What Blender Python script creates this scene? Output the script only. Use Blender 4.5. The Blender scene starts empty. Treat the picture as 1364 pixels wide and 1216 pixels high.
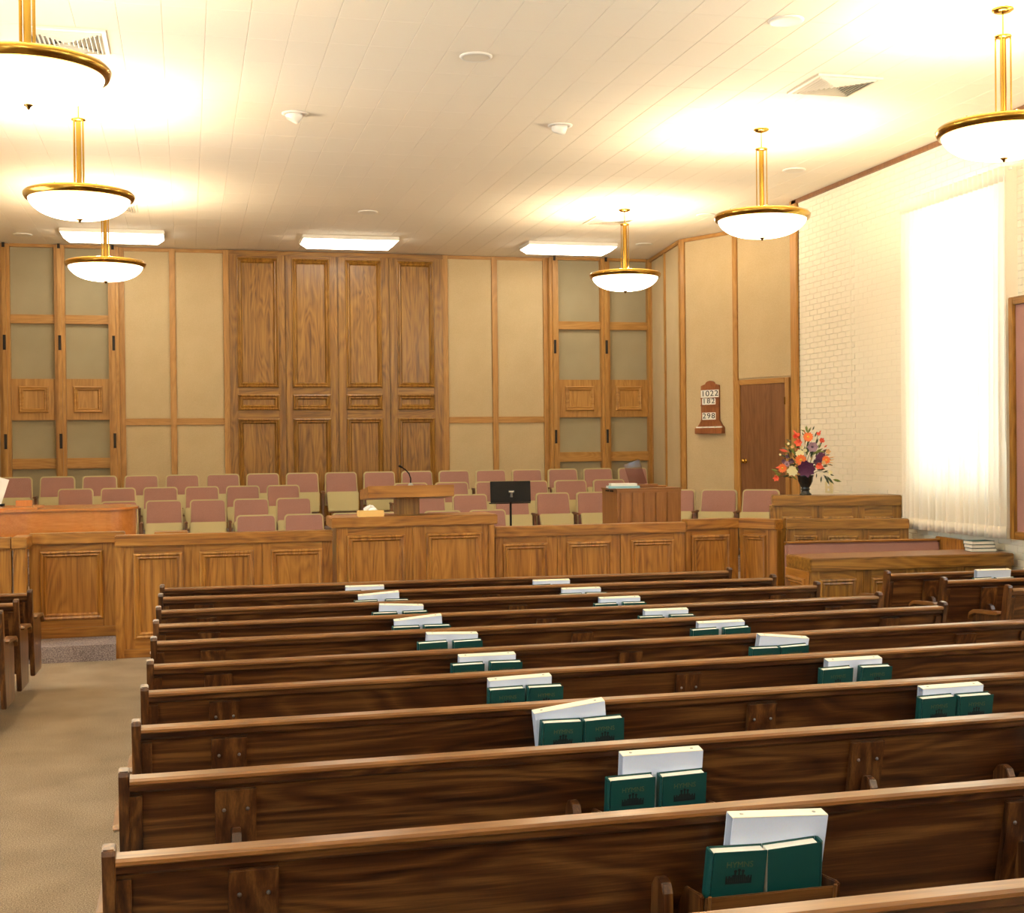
import bpy, bmesh, math, random
from mathutils import Vector, Matrix
random.seed(7)
S = bpy.context.scene
COL = S.collection
R = math.radians

# ------------------------------------------------------------------ camera
IW, IH, FPX = 1364.0, 1216.0, 1750.0
CX, CY = IW / 2, IH / 2
VPX, VPY, ROLL, CH = 249.0, 600.0, .011, 1.94
CEIL = 5.02
dv = Vector((VPX - CX, VPY - CY, FPX)).normalized()          # world +Y seen in camera axes
lo, hi = 1000.0, 60000.0
for _ in range(80):
    m_ = (lo + hi) / 2
    rv = Vector((m_ - CX, VPY - ROLL * (m_ - VPX) - CY, FPX))
    if rv.dot(dv) > 0: lo = m_
    else: hi = m_
rv.normalize()                                                # world +X
uv = rv.cross(dv)                                             # world +Z (camera y points down)
if uv.y > 0: uv = -uv
ax = Vector((rv.x, dv.x, uv.x)); ay = -Vector((rv.y, dv.y, uv.y)); az = -Vector((rv.z, dv.z, uv.z))
EYE = Vector((0, 0, CH))
cam = bpy.data.cameras.new('camera'); cam.sensor_fit = 'HORIZONTAL'; cam.sensor_width = 36
cam.lens = FPX / IW * 36; cam.clip_start = .05; cam.clip_end = 200
cob = bpy.data.objects.new('camera', cam); COL.objects.link(cob)
mw = Matrix((ax, ay, az)).transposed().to_4x4(); mw.translation = EYE
cob.matrix_world = mw
S.camera = cob

def ray(x, y):
    v = Vector((x - CX, y - CY, FPX)); return Vector((v.dot(rv), v.dot(dv), v.dot(uv)))
def atz(x, y, z):
    v = ray(x, y); return EYE + v * ((z - CH) / v.z)
def aty(x, y, Y):
    v = ray(x, y); return EYE + v * (Y / v.y)
def atx(x, y, X):
    v = ray(x, y); return EYE + v * (X / v.x)
def proj(p):
    w = Vector(p) - EYE; c = rv * w.x + dv * w.y + uv * w.z
    return CX + FPX * c.x / c.z, CY + FPX * c.y / c.z, c.z

# ------------------------------------------------------------------ world, view
wd = bpy.data.worlds.new('sky'); S.world = wd; wd.use_nodes = True
bg = wd.node_tree.nodes['Background']
bg.inputs[0].default_value = (.72, .86, 1.0, 1); bg.inputs[1].default_value = 8.5
S.view_settings.view_transform = 'Standard'; S.view_settings.look = 'None'
S.view_settings.gamma = 1; S.view_settings.use_curve_mapping = False
S.view_settings.exposure = 0.6
LAMP_W, TUBE_E, BOWL_E = 140.0, 9.0, 6.0

# ------------------------------------------------------------------ materials
MAT = {}
def srgb(c):
    return tuple((v / 255 / 12.92) if v / 255 <= .04045 else ((v / 255 + .055) / 1.055) ** 2.4 for v in c) + (1,)
def mat(name):
    m = bpy.data.materials.new(name); m.use_nodes = True; MAT[name] = m
    nt = m.node_tree; b = nt.nodes['Principled BSDF']
    return m, nt, b
def N(nt, t, **k):
    n = nt.nodes.new(t)
    for a, v in k.items(): setattr(n, a, v)
    return n
def plain(name, c, rough=.6, metal=0, emit=None, es=0, spec=None, bump=0, bscale=200):
    m, nt, b = mat(name)
    b.inputs['Base Color'].default_value = srgb(c); b.inputs['Roughness'].default_value = rough
    b.inputs['Metallic'].default_value = metal
    if spec is not None: b.inputs['Specular IOR Level'].default_value = spec
    if emit: b.inputs['Emission Color'].default_value = srgb(emit); b.inputs['Emission Strength'].default_value = es
    tc = N(nt, 'ShaderNodeTexCoord'); ns = N(nt, 'ShaderNodeTexNoise')
    ns.inputs['Scale'].default_value = bscale; ns.inputs['Detail'].default_value = 3
    nt.links.new(tc.outputs['Object'], ns.inputs['Vector'])
    if not emit:
        mx = N(nt, 'ShaderNodeMix', data_type='RGBA', blend_type='MULTIPLY')
        mx.inputs[0].default_value = .12; mx.inputs[6].default_value = srgb(c)
        nt.links.new(ns.outputs['Color'], mx.inputs[7]); nt.links.new(mx.outputs[2], b.inputs['Base Color'])
    if bump:
        bp = N(nt, 'ShaderNodeBump'); bp.inputs['Strength'].default_value = bump; bp.inputs['Distance'].default_value = .002
        nt.links.new(ns.outputs[0], bp.inputs['Height']); nt.links.new(bp.outputs[0], b.inputs['Normal'])
    return m
def fabric(name, c1, c2, scale=260, bump=.4, rough=.95):
    m, nt, b = mat(name); b.inputs['Roughness'].default_value = rough; b.inputs['Specular IOR Level'].default_value = .15
    tc = N(nt, 'ShaderNodeTexCoord'); ns = N(nt, 'ShaderNodeTexNoise'); ns.inputs['Scale'].default_value = scale; ns.inputs['Detail'].default_value = 4
    n2 = N(nt, 'ShaderNodeTexNoise'); n2.inputs['Scale'].default_value = 2.5
    cr = N(nt, 'ShaderNodeValToRGB'); cr.color_ramp.elements[0].color = srgb(c1); cr.color_ramp.elements[1].color = srgb(c2)
    cr.color_ramp.elements[0].position = .35; cr.color_ramp.elements[1].position = .65
    ad = N(nt, 'ShaderNodeMath', operation='MULTIPLY_ADD'); ad.inputs[1].default_value = .25; 
    nt.links.new(tc.outputs['Object'], ns.inputs['Vector']); nt.links.new(tc.outputs['Object'], n2.inputs['Vector'])
    sb = N(nt, 'ShaderNodeMath', operation='SUBTRACT'); sb.inputs[1].default_value = .125
    nt.links.new(n2.outputs[0], ad.inputs[0]); nt.links.new(ns.outputs[0], ad.inputs[2]); nt.links.new(ad.outputs[0], sb.inputs[0])
    nt.links.new(sb.outputs[0], cr.inputs[0]); nt.links.new(cr.outputs[0], b.inputs['Base Color'])
    bp = N(nt, 'ShaderNodeBump'); bp.inputs['Strength'].default_value = bump; bp.inputs['Distance'].default_value = .002
    nt.links.new(ns.outputs[0], bp.inputs['Height']); nt.links.new(bp.outputs[0], b.inputs['Normal'])
    return m
def wood(name, dark, mid, light, axis='x', rough=.35, freq=1.0, contrast=1.0, coat=0.0):
    """oak-like grain running along the object's own axis"""
    m, nt, b = mat(name); b.inputs['Roughness'].default_value = rough
    if coat: b.inputs['Coat Weight'].default_value = coat; b.inputs['Coat Roughness'].default_value = .18
    tc = N(nt, 'ShaderNodeTexCoord'); oi = N(nt, 'ShaderNodeObjectInfo')
    ml = N(nt, 'ShaderNodeVectorMath', operation='SCALE'); cb = N(nt, 'ShaderNodeCombineXYZ')
    for i in range(3): nt.links.new(oi.outputs['Random'], cb.inputs[i])
    nt.links.new(cb.outputs[0], ml.inputs[0]); ml.inputs['Scale'].default_value = 17.3
    av = N(nt, 'ShaderNodeVectorMath', operation='ADD')
    nt.links.new(tc.outputs['Object'], av.inputs[0]); nt.links.new(ml.outputs[0], av.inputs[1])
    def stretched(k, across):
        mp = N(nt, 'ShaderNodeMapping'); s = [across * freq] * 3; s['xyz'.index(axis)] = k * freq
        mp.inputs['Scale'].default_value = s; nt.links.new(av.outputs[0], mp.inputs[0]); return mp
    # cathedral figure: contour lines of a stretched noise
    n1 = N(nt, 'ShaderNodeTexNoise'); n1.inputs['Scale'].default_value = 1; n1.inputs['Detail'].default_value = 2; n1.inputs['Distortion'].default_value = .6
    nt.links.new(stretched(.55, 4.0).outputs[0], n1.inputs['Vector'])
    mu = N(nt, 'ShaderNodeMath', operation='MULTIPLY'); mu.inputs[1].default_value = 24; nt.links.new(n1.outputs[0], mu.inputs[0])
    pp = N(nt, 'ShaderNodeMath', operation='PINGPONG'); pp.inputs[1].default_value = 1; nt.links.new(mu.outputs[0], pp.inputs[0])
    # fine pores
    n2 = N(nt, 'ShaderNodeTexNoise'); n2.inputs['Scale'].default_value = 1; n2.inputs['Detail'].default_value = 5; n2.inputs['Roughness'].default_value = .7
    nt.links.new(stretched(4, 150).outputs[0], n2.inputs['Vector'])
    n3 = N(nt, 'ShaderNodeTexNoise'); n3.inputs['Scale'].default_value = 1; n3.inputs['Detail'].default_value = 3
    nt.links.new(stretched(.8, 26).outputs[0], n3.inputs['Vector'])
    a1 = N(nt, 'ShaderNodeMath', operation='MULTIPLY'); a1.inputs[1].default_value = .16 * contrast; nt.links.new(pp.outputs[0], a1.inputs[0])
    a2 = N(nt, 'ShaderNodeMath', operation='MULTIPLY_ADD'); a2.inputs[1].default_value = .55; nt.links.new(n2.outputs[0], a2.inputs[0]); nt.links.new(a1.outputs[0], a2.inputs[2])
    a3 = N(nt, 'ShaderNodeMath', operation='MULTIPLY_ADD'); a3.inputs[1].default_value = .55 * contrast; nt.links.new(n3.outputs[0], a3.inputs[0]); nt.links.new(a2.outputs[0], a3.inputs[2])
    cr = N(nt, 'ShaderNodeValToRGB'); e = cr.color_ramp.elements
    c0 = .08 * contrast + .275 + .275 * contrast
    e[0].position = max(0, c0 - .24); e[0].color = srgb(dark); e[1].position = min(1, c0 + .24); e[1].color = srgb(light)
    x = e.new(c0); x.color = srgb(mid)
    nt.links.new(a3.outputs[0], cr.inputs[0]); nt.links.new(cr.outputs[0], b.inputs['Base Color'])
    bp = N(nt, 'ShaderNodeBump'); bp.inputs['Strength'].default_value = .12; bp.inputs['Distance'].default_value = .001
    nt.links.new(n2.outputs[0], bp.inputs['Height']); nt.links.new(bp.outputs[0], b.inputs['Normal'])
    return m
for a in 'xyz':
    wood('pew_' + a, (38, 17, 6), (78, 43, 18), (120, 78, 38), a, .30, 1.0, 1.4, .25)
    wood('rail_' + a, (84, 48, 18), (122, 78, 36), (156, 106, 56), a, .28, 1.0, .8, .35)  # pew wood lightened: light falling on the rail tops is in the colour
    wood('oak_' + a, (112, 66, 18), (160, 105, 38), (186, 130, 54), a, .38, 1.0, 1.2, .1)
    wood('oakd_' + a, (90, 57, 16), (142, 98, 36), (170, 124, 52), a, .38, 1.0, 1.15, .1)
    wood('trim_' + a, (140, 96, 40), (172, 124, 60), (196, 150, 82), a, .45, 1.0, .8)
    wood('organ_' + a, (116, 70, 30), (142, 92, 42), (164, 112, 58), a, .4, 1.0, .6)
    wood('piano_' + a, (168, 100, 40), (190, 118, 52), (206, 134, 66), a, .22, .7, .45, .4)
wood('door_z', (94, 60, 32), (122, 80, 46), (142, 98, 60), 'z', .4, .8, .7)
wood('sign_z', (112, 60, 30), (142, 84, 46), (166, 108, 64), 'z', .35, 1.5, .7)
fabric('tan_fabric', (184, 162, 122), (204, 183, 144))
fabric('grey_fabric', (150, 138, 108), (172, 160, 130))
fabric('mauve', (150, 108, 97), (176, 135, 123), 320)
fabric('carpet', (110, 92, 70), (166, 145, 118), 150, .9)
fabric('step_carpet', (104, 90, 86), (168, 150, 142), 110, .9)
plain('cream_shell', (188, 174, 124), .4)
plain('white_paint', (244, 236, 218), .75, bump=.3, bscale=120)
plain('ceil_tile', (243, 232, 210), .9, bump=.5, bscale=160)
plain('joint', (226, 214, 190), .9)
plain('brick_paint', (240, 230, 206), .8, bump=.6, bscale=90)
plain('mortar_paint', (234, 223, 198), .85)
plain('brass', (214, 172, 78), .16, 1.0)
plain('brass_ring', (190, 148, 64), .2, 1.0)
plain('brass_dark', (150, 112, 52), .25, 1.0)
plain('black_metal', (14, 14, 15), .6, spec=.2)
plain('slot_black', (30, 24, 18), .8)
plain('steel', (170, 170, 168), .3, 1.0)
plain('white_plastic', (238, 232, 220), .45)
plain('vent_metal', (232, 222, 200), .5)
plain('vent_dark', (92, 84, 70), .8)
plain('green_cover', (8, 70, 64), .45, bump=.3, bscale=900)
plain('page_paper', (246, 238, 220), .8)
plain('binder_white', (222, 230, 250), .35)
plain('binder_spine', (250, 240, 214), .4)
plain('ink_black', (14, 18, 18), .6)
plain('title_ink', (82, 92, 60), .5)
plain('card_white', (244, 242, 230), .6)
plain('light_blue', (150, 196, 206), .5)
plain('tissue_box', (238, 196, 116), .6)
plain('tissue', (252, 250, 244), .8)
plain('vase_black', (24, 26, 26), .2)
plain('orange_petal', (238, 118, 50), .6); plain('coral_petal', (232, 96, 66), .6); plain('red_petal', (206, 56, 34), .6)
plain('cream_petal', (246, 236, 182), .6); plain('purple_petal', (96, 44, 82), .6); plain('lilac_petal', (170, 136, 150), .6)
plain('yellow_core', (236, 176, 60), .7); plain('plum_bud', (96, 66, 84), .6); plain('peach_petal', (226, 180, 120), .6)
plain('leaf_green', (112, 124, 44), .5); plain('leaf_dark', (52, 66, 32), .5); plain('stem_grey', (104, 104, 72), .7)
plain('outlet', (224, 208, 158), .5)
def emis(name, c, s):
    m, nt, b = mat(name); b.inputs['Base Color'].default_value = srgb((250, 246, 236)); b.inputs['Roughness'].default_value = .3
    b.inputs['Emission Color'].default_value = srgb(c); b.inputs['Emission Strength'].default_value = s
emis('bowl_glass', (255, 240, 208), BOWL_E)
emis('tube_diffuser', (255, 246, 226), TUBE_E)
def sheer():
    m, nt, b = mat('curtain_cloth')
    nt.nodes.remove(b); out = nt.nodes['Material Output']
    d = N(nt, 'ShaderNodeBsdfDiffuse'); t = N(nt, 'ShaderNodeBsdfTranslucent'); mx = N(nt, 'ShaderNodeMixShader')
    tc = N(nt, 'ShaderNodeTexCoord'); ns = N(nt, 'ShaderNodeTexNoise'); ns.inputs['Scale'].default_value = 300
    cr = N(nt, 'ShaderNodeValToRGB'); cr.color_ramp.elements[0].color = srgb((240, 228, 206)); cr.color_ramp.elements[1].color = srgb((252, 244, 228))
    nt.links.new(tc.outputs['Object'], ns.inputs['Vector']); nt.links.new(ns.outputs[0], cr.inputs[0])
    nt.links.new(cr.outputs[0], d.inputs[0]); nt.links.new(cr.outputs[0], t.inputs[0])
    mx.inputs[0].default_value = .20
    nt.links.new(d.outputs[0], mx.inputs[1]); nt.links.new(t.outputs[0], mx.inputs[2]); nt.links.new(mx.outputs[0], out.inputs[0])
sheer()
def clear(name, c, rough=.02, mixv=.15):
    m, nt, b = mat(name); nt.nodes.remove(b); out = nt.nodes['Material Output']
    g = N(nt, 'ShaderNodeBsdfGlossy'); g.inputs[1].default_value = rough; t = N(nt, 'ShaderNodeBsdfTransparent'); t.inputs[0].default_value = srgb(c)
    mx = N(nt, 'ShaderNodeMixShader'); mx.inputs[0].default_value = mixv
    nt.links.new(t.outputs[0], mx.inputs[1]); nt.links.new(g.outputs[0], mx.inputs[2]); nt.links.new(mx.outputs[0], out.inputs[0])
clear('window_glass', (245, 250, 252), .0, .06)
clear('acrylic', (226, 214, 208), .05, .02)

# ------------------------------------------------------------------ mesh helpers
class MB:
    def __init__(s): s.v = []; s.f = []
    def box(s, x0, x1, y0, y1, z0, z1):
        b = len(s.v)
        s.v += [(x0, y0, z0), (x1, y0, z0), (x1, y1, z0), (x0, y1, z0), (x0, y0, z1), (x1, y0, z1), (x1, y1, z1), (x0, y1, z1)]
        s.f += [tuple(b + i for i in q) for q in ((0, 3, 2, 1), (4, 5, 6, 7), (0, 1, 5, 4), (1, 2, 6, 5), (2, 3, 7, 6), (3, 0, 4, 7))]
        return s
    def prism(s, pts, a0, a1, axis='x'):
        """closed outline extruded along an axis: axis x -> pts are (y,z); y -> (x,z); z -> (x,y)"""
        b = len(s.v); n = len(pts)
        for a in (a0, a1):
            for p, q in pts:
                s.v.append({'x': (a, p, q), 'y': (p, a, q), 'z': (p, q, a)}[axis])
        s.f.append(tuple(b + i for i in range(n))[::-1]); s.f.append(tuple(b + n + i for i in range(n)))
        for i in range(n):
            j = (i + 1) % n; s.f.append((b + i, b + j, b + n + j, b + n + i))
        return s
    def lathe(s, prof, seg=24, c=(0, 0, 0), close=False):
        b = len(s.v); n = len(prof)
        for k in range(seg):
            a = 2 * math.pi * k / seg
            for r_, z in prof: s.v.append((c[0] + r_ * math.cos(a), c[1] + r_ * math.sin(a), c[2] + z))
        for k in range(seg):
            k2 = (k + 1) % seg
            for i in range(n - (0 if close else 1)):
                j = (i + 1) % n
                s.f.append((b + k * n + i, b + k2 * n + i, b + k2 * n + j, b + k * n + j))
        return s
    def tube(s, pts, r_, seg=8):
        b = len(s.v); pts = [Vector(p) for p in pts]; n = len(pts)
        rs = r_ if isinstance(r_, (list, tuple)) else [r_] * n
        for i, p in enumerate(pts):
            t = (pts[min(i + 1, n - 1)] - pts[max(i - 1, 0)]).normalized()
            up = Vector((0, 0, 1)) if abs(t.z) < .9 else Vector((1, 0, 0))
            a = t.cross(up).normalized(); c = t.cross(a)
            for k in range(seg):
                w = 2 * math.pi * k / seg; s.v.append(tuple(p + (a * math.cos(w) + c * math.sin(w)) * rs[i]))
        for i in range(n - 1):
            for k in range(seg):
                k2 = (k + 1) % seg
                s.f.append((b + i * seg + k, b + i * seg + k2, b + (i + 1) * seg + k2, b + (i + 1) * seg + k))
        s.f.append(tuple(b + k for k in range(seg))[::-1]); s.f.append(tuple(b + (n - 1) * seg + k for k in range(seg)))
        return s
    def xform(s, M):
        s.v = [tuple(M @ Vector(p)) for p in s.v]; return s
    def mesh(s, name, m, bevel=0, smooth=False):
        me = bpy.data.meshes.new(name); me.from_pydata(s.v, [], s.f); 
        bm = bmesh.new(); bm.from_mesh(me)
        bmesh.ops.recalc_face_normals(bm, faces=bm.faces)
        if bevel:
            ed = [e for e in bm.edges if len(e.link_faces) == 2 and e.calc_face_angle(0) > .5]
            bmesh.ops.bevel(bm, geom=ed, offset=bevel, segments=2, affect='EDGES', clamp_overlap=True)
        bm.to_mesh(me); bm.free()
        if smooth:
            for p in me.polygons: p.use_smooth = True
        if m: me.materials.append(MAT[m])
        return me
    def build(s, name, m, parent=None, loc=None, bevel=0, smooth=False):
        return put(name, s.mesh(name, m, bevel, smooth), parent, loc)
def put(name, me, parent=None, loc=None, rot=None):
    o = bpy.data.objects.new(name, me); COL.objects.link(o)
    if parent: o.parent = parent
    if loc is not None: o.location = loc
    if rot is not None: o.rotation_euler = rot
    return o
def tag(o, label, cat, group=None):
    o['label'] = label; o['category'] = cat
    if group: o['group'] = group
    return o
def struct(o, label=None):
    o['kind'] = 'structure'
    if label: o['label'] = label
    return o
def thing(name, label, cat, loc=(0, 0, 0), rz=0, group=None):
    o = bpy.data.objects.new(name, None); COL.objects.link(o); o.location = loc; o.rotation_euler = (0, 0, rz)
    o.empty_display_size = .1
    return tag(o, label, cat, group)
def copy_tree(o, parent=None):
    c = o.copy(); COL.objects.link(c); c.parent = parent
    for ch in list(o.children): copy_tree(ch, c)
    return c
ORD = ['first', 'second', 'third', 'fourth', 'fifth', 'sixth', 'seventh', 'eighth', 'ninth', 'tenth', 'eleventh', 'twelfth', 'thirteenth', 'fourteenth', 'fifteenth', 'sixteenth', 'seventeenth', 'eighteenth']
def box(name, m, parent, x0, x1, y0, y1, z0, z1, bevel=0):
    """box whose own origin is its centre, so its grain is its own"""
    c = ((x0 + x1) / 2, (y0 + y1) / 2, (z0 + z1) / 2)
    return MB().box(x0 - c[0], x1 - c[0], y0 - c[1], y1 - c[1], z0 - c[2], z1 - c[2]).build(name, m, parent, c, bevel)
def frame_mould(x0, x1, z0, z1, y, w, d):
    """mitred picture-frame moulding on a face looking to -y"""
    mb = MB()
    prof = [(0, 0), (.10 * w, -d * .8), (.3 * w, -d), (.55 * w, -d * .55), (.75 * w, -d * .7), (w, 0)]
    cor = [(x0, z0, 1, 1), (x1, z0, -1, 1), (x1, z1, -1, -1), (x0, z1, 1, -1)]
    n = len(prof)
    for cx, cz, sx, sz in cor:
        for a, b in prof: mb.v.append((cx + sx * a, y + b, cz + sz * a))
    for k in range(4):
        k2 = (k + 1) % 4
        for i in range(n - 1): mb.f.append((k * n + i, k2 * n + i, k2 * n + i + 1, k * n + i + 1))
    return mb

# ================================================================== SETTING
XL, XR, YB, YF = -2.9, 7.5, 20.7, -4.0
CXM = (XL + XR) / 2
STAGE = .30
# ---- floor
fl = MB().box(XL - 1.2, XR + 1.2, YF, 13.4, -.1, 0).build('floor', 'carpet'); struct(fl, 'tan brown carpeted floor')
# ---- stage and risers
RY = {1: 19.779, 2: 18.746, 3: 17.723, 4: 16.238}
RZ = {1: .74, 2: .59, 3: .445, 4: STAGE}
struct(MB().box(XL - 1.2, XR + 1.2, 13.4, 17.05, -.1, STAGE).build('floor_stand', 'step_carpet'), 'carpeted stand floor behind the rostrum rail')
for k, (y0, y1) in {3: (17.05, 18.08), 2: (18.08, 19.1), 1: (19.1, 20.75)}.items():
    struct(MB().box(XL - 1.2, XR + 1.2, y0, y1, -.1, RZ[k]).build('floor_riser', 'step_carpet'))
# ---- ceiling with tiles
cl = MB().box(XL - 1.3, XR + 1.3, YF, YB + .2, CEIL + .012, CEIL + .15).build('ceiling', 'joint'); struct(cl, 'cream acoustic tile ceiling')
TW, TL = .305, .61
def tile_mb(w, l):
    g, c, t = .0008, .003, .012
    mb = MB(); a, b = w / 2 - g, l / 2 - g
    mb.v = [(-a, -b, t), (a, -b, t), (a, b, t), (-a, b, t), (-a, -b, c * .6), (a, -b, c * .6), (a, b, c * .6), (-a, b, c * .6),
            (-a + c, -b + c, 0), (a - c, -b + c, 0), (a - c, b - c, 0), (-a + c, b - c, 0)]
    mb.f = [(8, 11, 10, 9)] + [(i, (i + 1) % 4, 4 + (i + 1) % 4, 4 + i) for i in range(4)] + [(4 + i, 4 + (i + 1) % 4, 8 + (i + 1) % 4, 8 + i) for i in range(4)]
    return mb
tiles = []
for i in range(int((XR + 1.2 - XL + 1.2) / TW)):
    for j in range(int((YB - YF) / TL) + 1):
        x = XL - 1.2 + (i + .5) * TW; y = YF + (j + .5) * TL
        vis = False
        if y > 4:
            px, py, pz = proj((x, y, CEIL)); vis = -20 < px < 1384 and -20 < py < 1216
        tiles.append((0 if vis else 1, x * x + y * y, x, y))
tiles.sort()
tme = tile_mb(TW, TL).mesh('ceiling_tile', 'ceil_tile')
rest = MB(); proto = tile_mb(TW, TL)
for k, (v, _, x, y) in enumerate(tiles):
    if k < 300: put('ceiling_tile', tme, cl, (x, y, CEIL))
    else:
        b = len(rest.v); rest.v += [(p[0] + x, p[1] + y, p[2] + CEIL) for p in proto.v]; rest.f += [tuple(b + i for i in q) for q in proto.f]
o = rest.build('ceiling_tiles', 'ceil_tile', cl); o['kind'] = 'stuff'

# ---- walls: right nave wall with window openings (brick, painted)
WINS = [(10.85, 12.35, 1.5, 4.25), (6.2, 7.7, 1.5, 4.25), (1.6, 3.1, 1.5, 4.25), (-2.6, -1.1, 1.5, 4.25)]
WEND = 15.33
def nave_wall(name, xa, xb, label):
    mb = MB(); ys = [YF]
    for y0, y1, z0, z1 in sorted(WINS):
        mb.box(xa, xb, ys[-1], y0, -.1, CEIL + .05); mb.box(xa, xb, y0, y1, -.1, z0); mb.box(xa, xb, y0, y1, z1, CEIL + .05); ys.append(y1)
    mb.box(xa, xb, ys[-1], WEND, -.1, CEIL + .05)
    return struct(mb.build(name, 'mortar_paint'), label)
wr = nave_wall('wall_right', XR + .006, XR + .3, 'cream painted brick wall with a tall curtained window')
wl = nave_wall('wall_left', XL - .3, XL, 'cream painted wall on the left')
BH, BL, BJ = .067, .203, .004
def brick_mb(l, t=.006):
    mb = MB(); a, h, c = l / 2 - BJ / 2, BH / 2 - BJ / 2, .003
    mb.v = [(t, -a, -h), (t, a, -h), (t, a, h), (t, -a, h), (0, -a + c, -h + c), (0, a - c, -h + c), (0, a - c, h - c), (0, -a + c, h - c)]
    mb.f = [(4, 7, 6, 5)] + [(i, 4 + i, 4 + (i + 1) % 4, (i + 1) % 4) for i in range(4)]
    return mb
bricks = []
for k in range(int((CEIL - .3) / BH)):
    z = .3 + (k + .5) * BH
    for j in range(int((WEND - 9.0) / BL) + 1):
        y = WEND - .02 - (j + .5 + (.5 if k % 2 else 0)) * BL
        if y < 9 or y + BL / 2 > WEND: continue
        if any(y0 - .1 < y < y1 + .1 and z0 - .02 < z < z1 + .03 for y0, y1, z0, z1 in WINS): continue
        rec = .0035 if (12.5 < y < 13.86 and 1.5 < z < 4.38) else 0          # recessed field beside the window
        px, py, pz = proj((XR, y, z))
        vis = 0 < px < 1364 and 0 < py < 1216 and not (1207 < px < 1345 and 270 - (px - 1207) * .35 < py < 720) and not (px > 1343 and py > 390) and py < 655
        bricks.append((0 if vis else 1, y * y + XR * XR, y, z, rec))
bricks.sort()
bme = brick_mb(BL).mesh('brick', 'brick_paint'); rest = MB(); proto = brick_mb(BL)
for k, (v, _, y, z, rec) in enumerate(bricks):
    if k < 300: put('brick', bme, wr, (XR + rec, y, z))
    else:
        b = len(rest.v); rest.v += [(p[0] + XR + rec, p[1] + y, p[2] + z) for p in proto.v]; rest.f += [tuple(b + i for i in q) for q in proto.f]
o = rest.build('brickwork', 'brick_paint', wr); o['kind'] = 'stuff'
# raised edge around the recessed field
for (y0, y1, z0, z1) in ((13.86, 13.885, 1.5, 4.40), (12.5, 13.86, 4.38, 4.40), (12.5, 13.86, 1.42, 1.5)):
    MB().box(XR - .003, XR + .006, y0, y1, z0, z1).build('brick_edge', 'brick_paint', wr)
# windows
def window(n, xa, y0, y1, z0, z1, sgn):
    fr = MB(); t = .06; xc = xa + sgn * .16
    for a, b, c, d in ((y0, y1, z0, z0 + t), (y0, y1, z1 - t, z1), (y0, y0 + t, z0 + t, z1 - t), (y1 - t, y1, z0 + t, z1 - t), (y0 + t, y1 - t, 2.55, 2.6), ((y0 + y1) / 2 - .025, (y0 + y1) / 2 + .025, z0 + t, z1 - t)):
        fr.box(min(xc, xc + sgn * .05), max(xc, xc + sgn * .05), a, b, c, d)
    w = struct(fr.build('window_%d' % n, 'white_paint'), 'white framed tall window')
    for a, b in ((y0 + t, (y0 + y1) / 2 - .025), ((y0 + y1) / 2 + .025, y1 - t)):
        for c, d in ((z0 + t, 2.55), (2.6, z1 - t)):
            MB().box(xc + sgn * .02 - .003, xc + sgn * .02 + .003, a, b, c, d).build('pane', 'window_glass', w)
    L = bpy.data.lights.new('window_portal', 'AREA'); L.shape = 'RECTANGLE'; L.size = z1 - z0; L.size_y = y1 - y0; L.cycles.is_portal = True
    lo_ = bpy.data.objects.new('window_portal', L); COL.objects.link(lo_); lo_.location = (xa + sgn * .29, (y0 + y1) / 2, (z0 + z1) / 2)
    lo_.rotation_euler = (0, sgn * R(90), 0)
n = 1
for w in WINS:
    window(n, XR, *w, 1); n += 1
for w in WINS:
    window(n, XL, *w, -1); n += 1
struct(MB().box(XL - .3, XR + .3, YF - .2, YF, -.1, CEIL + .1).build('wall_rear', 'white_paint'), 'cream wall behind the pews')

# ---- back wall
wb = struct(MB().box(XL - .4, XR + 1.2, YB, YB + .2, -.1, CEIL + .1).build('wall_back', 'tan_fabric'), 'tan fabric back wall behind the choir seats')
def xat(px, Y=YB): return aty(px, 500, Y).x
def zat(py, px=600, Y=YB): return aty(px, py, Y).z
RAILZ0, RAILZ1 = 2.33, 2.43
def fab_panels(xa, xb, xc):
    """two columns of stretched fabric with battens"""
    bw = .045
    for a, b in ((xa, xc), (xc, xb)):
        for z0, z1 in ((RZ[1], RAILZ0), (RAILZ1, CEIL - .06)):
            box('fabric_panel', 'tan_fabric', wb, a + bw, b - bw, YB - .025, YB, z0, z1, .006)
        box('chair_rail', 'trim_x', wb, a + bw, b - bw, YB - .045, YB, RAILZ0, RAILZ1, .004)
        box('top_batten', 'trim_x', wb, a + bw, b - bw, YB - .04, YB, CEIL - .06, CEIL - .005, .004)
    for c in (xa, xc, xb): box('batten', 'trim_z', wb, c - bw, c + bw, YB - .05, YB, RZ[1], CEIL - .005, .004)
xP0, xP1 = xat(306), xat(590)
fab_panels(xat(163), xP0 - .04, xat(231)); fab_panels(xP1 + .04, xat(727), xat(659))
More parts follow.
